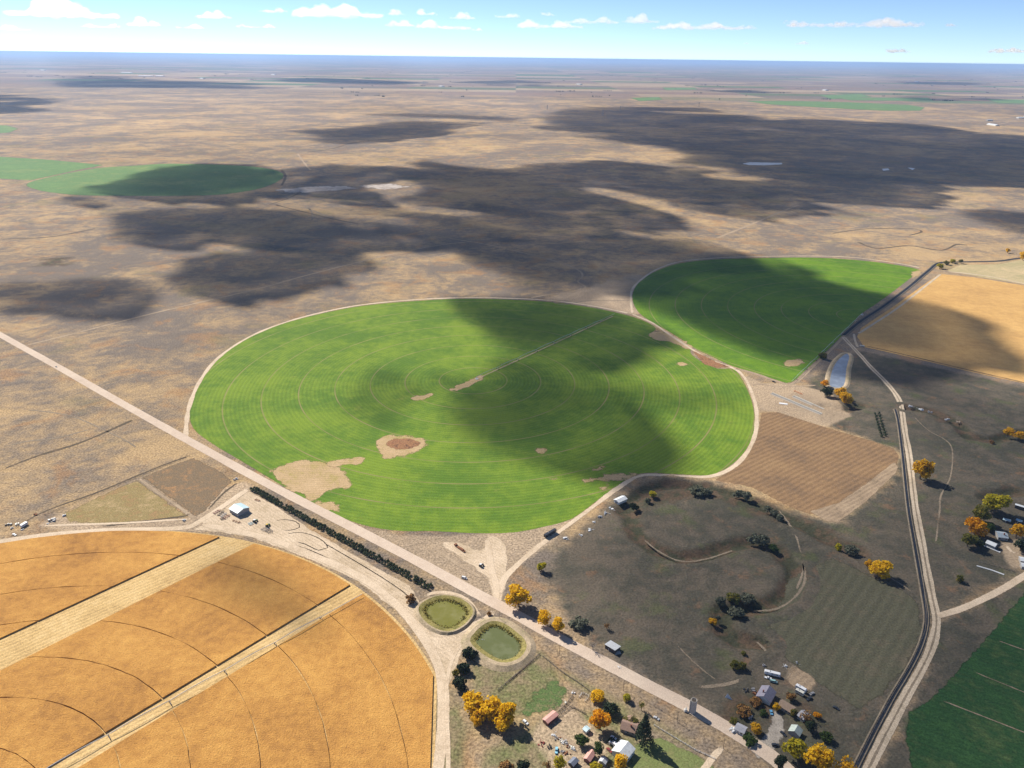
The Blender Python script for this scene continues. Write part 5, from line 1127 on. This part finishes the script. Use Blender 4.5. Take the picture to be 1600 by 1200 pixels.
def trailer(label, a, b, colr, Wd=2.6, ht=2.6, name='camper_trailer', cat='trailer', wins=3, legs=.7):
    c, yaw = place(a, b); d = U(*b)[:2] - U(*a)[:2]; L = float(np.linalg.norm(d)); t = thing(name, label, cat, c, yaw); h = L / 2
    mb = MB(); n = 8; prof = [(-h, legs), (h - .3, legs), (h, legs + .6), (h - .1, legs + ht - .3), (h - .5, legs + ht), (-h + .3, legs + ht), (-h, legs + ht - .3)]
    k = len(prof); mb.add([(x, -Wd / 2, z) for x, z in prof] + [(x, Wd / 2, z) for x, z in prof], [tuple(range(k)), tuple(range(2 * k - 1, k - 1, -1))] + [(i, (i + 1) % k, k + (i + 1) % k, k + i) for i in range(k)])
    mb.build('body', PC[colr], t)
    mb = MB(); mb.tube([(h, .5, legs), (h + 1.4, 0, legs - .1)], .07).tube([(h, -.5, legs), (h + 1.4, 0, legs - .1)], .07); mb.build('hitch', m_black, t)
    for sx in (-.35, .35):
        for sy in (-1, 1): MB().wheel((sx, sy * (Wd / 2 - .12), .36), .36, .22, 12).build('wheel', m_black, t)
    for i in range(wins): MB().box((-h + L * (i + .6) / (wins + .3), -Wd / 2 - .03, legs + ht * .5), (1.0, .07, .6)).build('window', m_glass, t)
    MB().box((-h * .3, Wd * .1, legs + ht + .0), (.8, .8, .25)).build('roof_vent', PC['grey'], t)
    return t
trailer('long white trailer in the weeds behind the two tone house', (1194, 1052), (1219, 1058), 'white')
trailer('white trailer parked right of the feed ground', (1243, 1074), (1259, 1083), 'white')
trailer('cream trailer parallel to the white one by the feed ground', (1243, 1081), (1256, 1088), 'cream')
trailer('white camper by the metal barn in the farmyard', (952, 1162), (964, 1168), 'white', wins=2)
trailer('long white trailer lying in the left scrap yard', (33, 825), (43, 819), 'white', wins=2)
trailer('long dark semi trailer on the field track', (851, 841), (868, 831), 'dark', 2.8, 3.0, 'semi_trailer', wins=0, legs=1.1)
# rusty boat shaped grain cart
c, yaw = place((708, 850), (729, 865)); t = thing('rusty_trailer', 'rusty low flatbed trailer on the bare dirt by the road', 'trailer', c, yaw)
MB().box((0, 0, .8), (15, 2.6, .35)).box((-6.2, 0, 1.15), (2.4, 2.4, 1.2)).box((3, 0, 1.15), (6, 2.2, .9), 0, .8).build('bed', PC['rust'], t)
for sx in (-5, -3.8, 4.6):
    for sy in (-1, 1): MB().wheel((sx, sy * 1.15, .5), .5, .3, 12).build('wheel', m_black, t)
MB().tube([(7.5, .6, .8), (9.6, 0, .7)], .1).tube([(7.5, -.6, .8), (9.6, 0, .7)], .1).build('hitch', PC['rust'], t)
def tractor(label, a, b, colr, cab='white', dual=False):
    c, yaw = place(a, b); t = thing('tractor', label, 'tractor', c, yaw)
    bd = MB().box((1.2, 0, 1.0), (3.2, 1.1, 1.0), 0, .9).box((-.9, 0, .9), (1.6, 1.4, .8)).build('hood', PC[colr], t)
    MB().tube([(1.6, .45, 1.9), (1.6, .45, 3.0)], .09).build('exhaust', m_black, bd)
    cb = MB().box((-.8, 0, 1.7), (1.7, 1.7, 1.35), 0, .92).build('cab', m_glass, t); MB().box((-.8, 0, 3.06), (2.0, 1.9, .18)).build('cab_roof', PC[cab], cb)
    for sy in (-1, 1):
        for q in ((0, .65) if dual else (0,)): MB().wheel((-1.2, sy * (1.15 + q), .95), .95, .5, 18).build('rear_wheel', m_black, t)
        MB().wheel((2.0, sy * .95, .62), .62, .36, 16).build('front_wheel', m_black, t)
    return t
tractor('green tractor with dual wheels below the machine shop', (396, 817), (402, 814), 'green', 'white', True)
tractor('green and yellow tractor next to the loaded planter', (416, 824), (421, 821), 'green', 'yellow')
tractor('small dark tractor on the dirt fan above the white van', (750, 886), (754, 884), 'dark', 'white')
def implement(label, a, b, Wd, colr, rows=8, name='disc_harrow'):
    c, yaw = place(a, b); d = float(np.linalg.norm(U(*b)[:2] - U(*a)[:2])); t = thing(name, label, 'implement', c, yaw)
    mb = MB()
    for q in (-.5, 0, .5): mb.box((q * d, 0, .7), (.22, Wd, .2))
    for q in (-.4, 0, .4): mb.box((0, q * Wd, .72), (d, .2, .18))
    mb.tube([(d * .5, Wd * .3, .8), (d * .5 + 2.6, 0, .6)], .1).tube([(d * .5, -Wd * .3, .8), (d * .5 + 2.6, 0, .6)], .1); mb.build('frame', PC[colr], t)
    mb = MB()
    for q in (-.5, .5):
        for k in range(rows): mb.wheel((q * d * .8, -Wd / 2 + Wd * (k + .5) / rows, .35), .35, .12, 10)
    mb.build('disc_gang', PC['rust'], t)
    for sy in (-1, 1): MB().wheel((0, sy * Wd * .3, .4), .4, .25, 12).build('wheel', m_black, t)
    return t
implement('light blue sprayer rig hitched near the green tractor', (389, 820), (394, 818), 5, 'lightblue', 6, 'sprayer')
implement('dark planter with raised arms near the bottom tractor', (411, 826), (416, 829), 6.5, 'grey', 8, 'planter')
implement('dark planter frame in front of the bottom tractor', (418, 829), (423, 832), 6, 'dark', 8, 'planter')
implement('left red harrow in the implement row', (334, 803), (342, 798), 3.4, 'red')
implement('middle dark harrow in the implement row', (341, 806), (348, 800), 3, 'dark')
implement('pale harrow in the implement row', (346, 808), (352, 803), 3.2, 'silver')
implement('right red harrow in the implement row', (350, 811), (357, 806), 4, 'red')
implement('dark cultivator at the right end of the implement row', (345, 812), (350, 810), 4, 'dark', 6, 'cultivator')
implement('brown implement alone on the dirt mound', (364, 814), (374, 817), 2.6, 'rust', 6, 'cultivator')
implement('orange swather parked by the feed bunks', (1241, 611), (1252, 616), 4, 'orange', 6, 'swather')
implement('dark rake in the weeds below the windbreak', (399, 781), (405, 783), 3, 'rust', 5, 'hay_rake')

# feed bunks, pipes, slabs
def bunk(label, a, b, name='feed_bunk'):
    A, B = U(*a)[:2], U(*b)[:2]; c = (A + B) / 2; d = B - A; L = float(np.linalg.norm(d)); t = thing(name, label, 'feed bunk', (*c, 0), math.atan2(d[1], d[0]))
    mb = MB(); prof = [(-1.1, 0), (1.1, 0), (1.4, 1.2), (1.15, 1.2), (.85, .35), (-.85, .35), (-1.15, 1.2), (-1.4, 1.2)]; k = len(prof)
    mb.add([(-L / 2, y, z) for y, z in prof] + [(L / 2, y, z) for y, z in prof], [(0, 1, 4, 5), (1, 2, 3, 4), (5, 6, 7, 0), (k, k + 5, k + 4, k + 1), (k + 1, k + 4, k + 3, k + 2), (k + 5, k, k + 7, k + 6)] + [(i, k + i, k + (i + 1) % k, (i + 1) % k) for i in range(k)])
    mb.build('trough', m_conc, t); MB().box((0, -3.0, .02), (L, 3.0, .2)).build('apron', plain('pale_apron', (.36, .33, .29), .95, .05), t)
    return t
bunk('longer grey concrete feed bunk by the reservoir track', (1206, 614.5), (1284, 647)); bunk('shorter grey concrete feed bunk beside the longer one', (1240, 619), (1287, 640))
def slab(name, label, cat, px, size, rz, mat, z=.02): o = MB().box((0, 0, z), size).build(name, mat); o.location = tuple(U(*px)); o.rotation_euler = (0, 0, rz); return tag(o, label, cat)
slab('white_tarpaulin', 'white tarpaulin on the ground left of the feed bunks', 'tarpaulin', (1224, 631), (11, 4, .5), -.3, PC['white'])
slab('irrigation_gate', 'white concrete canal gate at the golden field corner', 'gate', (1347, 541), (7, 3, 1.6), -.2, m_conc)
c, yaw = place((1134, 1090), (1142, 1093)); t = thing('leaning_panel', 'white triangular sheet leaning in the weeds above the silo', 'panel', c, yaw); mb = MB(); mb.add([(-2.6, 0, 0), (3, 0, 0), (-1.2, .8, 3.6), (-2.6, .15, 0), (3, .15, 0), (-1.2, .95, 3.6)], [(0, 1, 2), (5, 4, 3), (0, 3, 4, 1), (1, 4, 5, 2), (2, 5, 3, 0)]); mb.build('sheet', PC['white'], t); MB().tube([(-1.2, .9, 3.4), (-1.2, 2.6, 0)], .08).build('prop', m_darkwall, t)
def pipe_stack(label, a, b, n, mat):
    A, B = U(*a), U(*b); d = (B - A)[:2]; L = float(np.linalg.norm(d)); t = thing('pipe_stack', label, 'pipes', (A + B) / 2, math.atan2(d[1], d[0])); mb = MB()
    for k in range(n): mb.tube([(-L / 2, (k - n / 2) * .45, .25), (L / 2, (k - n / 2) * .45, .25)], .2, 8)
    mb.build('pipes', mat, t)
    for q in (-.35, .35): MB().box((q * L, 0, 0), (.3, n * .5, .12)).build('bearer', m_darkwall, t)
pipe_stack('white pipes lying on the grass right of the canal, upper bundle', (1526, 884), (1550, 891), 4, PC['white']); pipe_stack('white pipes lying on the grass right of the canal, lower bundle', (1550, 891), (1569, 898), 4, PC['white']); pipe_stack('long white pipe bundle in front of the white roofed barn', (1532, 850), (1563, 863), 5, PC['white'])

# scrap lying about
def scrap_mesh(seed):
    r = np.random.default_rng(seed); mb = MB()
    for k in range(6): mb.box((r.normal() * .8, r.normal() * .8, 0), (r.uniform(.4, 1.6), r.uniform(.3, 1), r.uniform(.3, 1.2)), r.uniform(0, 3), r.uniform(.7, 1))
    for k in range(2): mb.tube([(r.normal(), r.normal(), .1), (r.normal() * 1.5, r.normal() * 1.5, .8)], .1)
    return mb
def scrap(label, px, colr, s=1.0, seed=0, group=None, cat='scrap'):
    o = scrap_mesh(seed).build('scrap_heap', PC[colr] if colr in PC else colr); o.location = tuple(U(*px)); o.scale = (s, s, s); return tag(o, label, cat, group)
for k in range(12): scrap('heap of pale scrap in the row along the farm lane', (864 + k * 3.1, 1148 + k * 2.0 + (k % 3)), ['white', 'silver', 'grey', 'rust', 'cream'][k % 5], 1.0, k, 'scrap row along the farm lane')
for i, (x, y, cl, s, lb) in enumerate([(848, 1161, 'red', 1.3, 'dark red scrap left of the light blue pickup'), (857, 1167, 'dark', 1.1, 'black scrap beside the light blue pickup'), (879, 1174, 'grey', 1.0, 'grey scrap right of the light blue pickup'), (884, 1177, 'rust', 1.0, 'rusty scrap below the scrap row'), (922, 829, 'white', 1.5, 'white heap in the pasture corner below the grain shed'), (907, 836, 'white', 1.1, 'small white heap left of the pasture corner heap'), (883, 842, 'white', 1.5, 'white heap beside the dark semi trailer'), (921, 826, 'cream', .9, 'cream heap touching the pasture corner heap'),
        (946, 802, 'silver', 1.8, 'pale sheet metal strewn below the grain shed, middle'), (955, 796, 'white', 1.4, 'pale sheet metal strewn below the grain shed, upper'), (937, 808, 'silver', 1.5, 'pale sheet metal strewn below the grain shed, lower'), (928, 816, 'white', 1.0, 'last bit of pale sheet metal down the slope'),
        (369, 749, 'silver', 1.6, 'pale tank scrap beside the shop lane'), (13, 821, 'dark', 1.6, 'dark scrap at the left edge of the scrap yard'), (26, 821, 'cream', 1.5, 'cream scrap in the left scrap yard'), (19, 826, 'grey', 1.2, 'grey scrap in the left scrap yard'), (82, 813, 'grey', 2.0, 'big pile of broken concrete in the left scrap yard'), (76, 818, 'silver', 1.0, 'pale blocks below the concrete pile'), (99, 806, 'silver', 1.3, 'pale tank right of the concrete pile'), (288, 813, 'silver', 1.3, 'pale bin beside the trail junction'), (35, 828, 'silver', 1.0, 'pale sheet below the long scrap yard trailer'), (56, 804, 'rust', 1.4, 'rusty wreck above the scrap yard trailer'),
        (1144, 1140, 'white', 1.6, 'white junk at the left wall of the cottage'), (1172, 1122, 'white', 1.1, 'white box in the weeds above the cottage'), (1176, 1078, 'grey', 1.6, 'grey scrap left of the two tone house'), (1182, 1086, 'rust', 1.6, 'rusty scrap left of the two tone house'), (1165, 1080, 'dark', 1.4, 'dark scrap in the rusty brushwood'), (1255, 1076, 'silver', 1.3, 'silver scrap above the white farm trailer'), (1422, 636, 'silver', 2.0, 'pale rubble at the start of the dry draw'), (1440, 641, 'white', 2.0, 'white rubble in the dry draw'), (1453, 645, 'grey', 2.2, 'grey rubble in the dry draw'), (1480, 656, 'silver', 2.0, 'pale rubble further down the dry draw'), (1497, 660, 'tan', 1.8, 'tan rubble at the bend of the dry draw'),
        (737, 992, 'white', 1.3, 'white pump box on the bank of the lower pond'), (747, 990, 'silver', 1.0, 'pump pipework at the corner of the lower pond'), (755, 1000, 'grey', .8, 'grey float by the lower pond shore'), (969, 1043, 'white', .8, 'white tub in the pasture by the road'), (884, 1098, 'cream', 1.0, 'pale trough at the paddock fence'), (895, 1083, 'white', .9, 'white salt box at the paddock gate'), (1193, 1040, 'grey', 1.2, 'grey scrap north of the long white trailer'), (1226, 1041, 'white', 1.0, 'white scrap at the top of the feed ground'), (1330, 960, 'white', .1, '') if False else (1245, 1036, 'silver', .9, 'silver tub at the right of the feed ground')]): scrap(lb, (x, y), cl, s, 50 + i)

# fences
m_post = plain('weathered_post', (0.28, 0.23, 0.18), .95, .05); m_wrail = plain('white_rail', (0.68, 0.67, 0.63), .7, .2)
def fence(label, pts, step=5.0, h=1.4, mat=m_post, rails=3, th=.14, name='fence'):
    P_ = UU(pts); L = np.r_[0, np.cumsum(np.linalg.norm(np.diff(P_, axis=0), axis=1))]; n = max(2, int(L[-1] / step) + 1); n = min(n, 100)
    q = np.linspace(0, L[-1], n); X = np.interp(q, L, P_[:, 0]); Y = np.interp(q, L, P_[:, 1]); t = thing(name, label, 'fence', (X[0], Y[0], 0)); mb = MB()
    pts_ = [(x - X[0], y - Y[0]) for x, y in zip(X, Y)]
    for k in range(rails): mb.tube([(*p, h * (k + 1) / rails - .08) for p in pts_], th * .45, 4)
    mb.build('rails', mat, t); pm = MB().box((0, 0, 0), (th * 1.4, th * 1.4, h + .15)).mesh('post', mat)
    for p in pts_: o = link_mesh('post', pm, t); o.location = (*p, 0)
fence('white rail fence between lawn and county road', [(1022, 1134), (1050, 1151), (1085, 1172), (1117, 1186)], 3.5, 1.4, m_wrail, 3, .2)
fence('board fence along the upper side of the paddock', [(843, 1023), (812, 1050), (778, 1079)], 4, 1.6, m_post, 4, .2)
fence('board fence along the road side of the paddock', [(848, 1026), (880, 1052), (905, 1068), (921, 1080)], 4, 1.6, m_post, 4, .2)
fence('corral fence behind the pink roofed shed', [(870, 1115), (884, 1102), (895, 1088)], 3, 1.7, m_post, 4, .2)
fence('corral fence right of the pink roofed shed', [(872, 1120), (893, 1104), (916, 1117)], 3, 1.7, m_post, 4, .2)
fence('small white corral by the yellow farm tree', [(905, 1090), (910, 1083), (921, 1089), (914, 1096)], 2, 1.5, m_wrail, 3, .2)
fence('wire fence along the verge opposite the silo', [(1000, 1090), (1035, 1112), (1070, 1130)], 6, 1.3, m_post, 2, .14)
fence('wire fence along the left track of the rangeland', [(70, 805), (150, 772), (215, 745), (262, 726), (296, 712)], 6, 1.3, m_post, 3, .14)
fence('wire fence along the canal road paddock', [(1442, 905), (1447, 955), (1446, 985), (1425, 1035), (1395, 1085), (1370, 1130), (1340, 1190)], 6, 1.3, m_post, 3, .14)
fence('fence at the stock pens of the right hand farm', [(1530, 878), (1560, 886), (1585, 893)], 4, 1.5, m_post, 3, .16)

# utility poles beside the road
pole_src = None
for i, (x, y) in enumerate([(780, 969), (874, 1022), (974, 1079), (1058, 1128), (1130, 1170)]):
    if pole_src is None:
        pole_src = thing('utility_pole', '', 'pole', U(x, y), math.radians(-38)); MB().tube([(0, 0, 0), (0, 0, 9.5)], .17, 8, .11).build('mast', m_bark, pole_src)
        ca = MB().box((0, 0, 8.6), (.14, 2.4, .16)).build('crossarm', m_bark, pole_src)
        for q in (-1, 0, 1): MB().tube([(0, q * 1.0, 8.76), (0, q * 1.0, 9.0)], .07, 6).build('insulator', PC['grey'], ca)
        o = pole_src
    else:
        o = copy_tree(pole_src); o.location = tuple(U(x, y))
    tag(o, ['wooden utility pole by the track junction and lower pond', 'wooden utility pole at the paddock corner', 'wooden utility pole by the house drive', 'wooden utility pole below the silo', 'wooden utility pole at the lawn drive'][i], group='utility poles along the county road')
# far transmission towers
def pylon_mesh(H_):
    mb = MB(); b = H_ * .11
    for k in range(4):
        sx, sy = (1, 1, -1, -1)[k], (1, -1, -1, 1)[k]; mb.tube([(sx * b, sy * b, 0), (sx * b * .3, sy * b * .3, H_ * .65), (sx * .5, sy * .5, H_)], .45, 4)
        nx2, ny2 = (1, -1, -1, 1)[k], (-1, -1, 1, 1)[k]
        for j in range(5):
            u0, u1 = j / 5, (j + 1) / 5; r0, r1 = b * (1 - .85 * u0), b * (1 - .85 * u1); mb.tube([(sx * r0, sy * r0, H_ * u0), (nx2 * r1, ny2 * r1, H_ * u1)], .2, 3)
    return mb
pyl = None
for x, y, hh, lb in [(942, 181, 52, 'nearest lattice power pylon inside the far cloud shadow'), (969, 174, 48, 'lattice pylon second from the nearest'), (855, 172, 46, 'lattice pylon on the sunlit plain left of the big shadow'), (1092, 167, 46, 'lattice pylon farther right beyond the big shadow'), (522, 149, 50, 'lone lattice pylon far off left of centre')]:
    if pyl is None:
        pyl = thing('power_pylon', lb, 'pylon', U(x, y), .5); pylon_mesh(50).build('lattice_mast', PC['grey'], pyl)
        for z in (34, 40, 46): MB().box((0, 0, z), (13 if z < 44 else 9, .9, .9)).build('crossarm', PC['grey'], pyl)
        o = pyl
    else: o = copy_tree(pyl); o.location = tuple(U(x, y))
    o.scale = (1, 1, hh / 50); tag(o, lb, group='power pylons on the far plain')

# centre pivot irrigation machines
def pivot(label, c, ang, Lg, first, pitch):
    t = thing('irrigation_pivot', label, 'irrigation machine', (*c, 0), ang); h = 3.6
    bs = MB()
    for sx in (-1, 1):
        for sy in (-1, 1): bs.tube([(sx * 1.8, sy * 1.8, 0), (sx * .3, sy * .3, h + .4)], .14, 5)
    bs.box((0, 0, 0), (4.4, 4.4, .3)).box((.9, .9, .3), (.8, .6, 1.4)); bs.build('pivot_base', m_galv, t)
    xs = [0] + [x for x in np.arange(first, Lg - 5, pitch)]; 
    for a, b in zip(xs, xs[1:] + [Lg]):
        mb = MB(); arch = [(a + (b - a) * k / 8, 0, h + (1.0 if b in xs else .1) * math.sin(PI * k / 8)) for k in range(9)]; mb.tube(arch, .22, 6)
        if b in xs:
            for sy in (-1, 1):
                mb.tube([(p[0], sy * .7 * math.sin(PI * k / 8), p[2] - 1.1 * math.sin(PI * k / 8)) for k, p in enumerate(arch)], .08, 4)
        mb.build('span', m_galv, t)
    tm_ = MB(); 
    for sy in (-1, 1): tm_.tube([(0, sy * 2.1, .6), (0, 0, h)], .16, 5)
    tm_.tube([(0, -2.1, .7), (0, 2.1, .7)], .16, 5); tme = tm_.mesh('tower', m_galv); wme = MB().wheel((0, 0, .65), .65, .4, 14).mesh('wheel', m_black)
    for x in xs[1:]:
        o = link_mesh('tower', tme, t); o.location = (float(x), 0, 0)
        for sy in (-1, 1): w_ = link_mesh('wheel', wme, o); w_.location = (0, sy * 2.1, 0); w_.rotation_euler = (0, 0, PI / 2)
    return t
e = U(960, 493)[:2] - U(745, 592)[:2]; pc = U(745, 592)[:2]
pivot('long irrigation pivot across the large green field', pc, math.atan2(e[1], e[0]), float(np.linalg.norm(e)), 50, 50)
ribbon('path', [U(745, 592)[:2], U(852, 543)[:2], U(960, 493)[:2]], 2.6, .12, m_trail, world=True, soft=1.6, label='pale wheel line under the irrigation pivot')
pivot('irrigation pivot over the ripe cornfield', CN, math.radians(46.3), 340, 40, 43)
e2 = U(1240, 594)[:2] - U(1349, 489)[:2]; pivot('irrigation pivot parked along the canal side of the second green field', U(1347, 492)[:2], math.atan2(e2[1], e2[0]), float(np.linalg.norm(e2)), 50, 50)
# tower cut through the corn is driven over; far tree lines on the farmland
mb = MB(); r = np.random.default_rng(77)
for k in range(230):
    y_ = 109 + 44 * r.random() ** 1.2; x_ = r.uniform(-50, 1650)
    if x_ < 520 and y_ > 128: continue
    p = U(x_, y_ + (x_ - 800) * .008); n = r.integers(1, 7); a = r.choice([0, 0, 0, PI / 2])
    for j in range(n):
        s = r.uniform(5, 10); q = p + [j * 22 * math.cos(a) + r.normal() * 5, j * 22 * math.sin(a) + r.normal() * 5, 0]
        mb.lathe(q, [(s * .5, 0), (s, s * .5), (s * .85, s * 1.1), (s * .3, s * 1.5), (.05, s * 1.55)], 7)
tag(mb.build('woods', LM['dark']), 'dark dots of tree belts on the far farmland', kind='stuff')
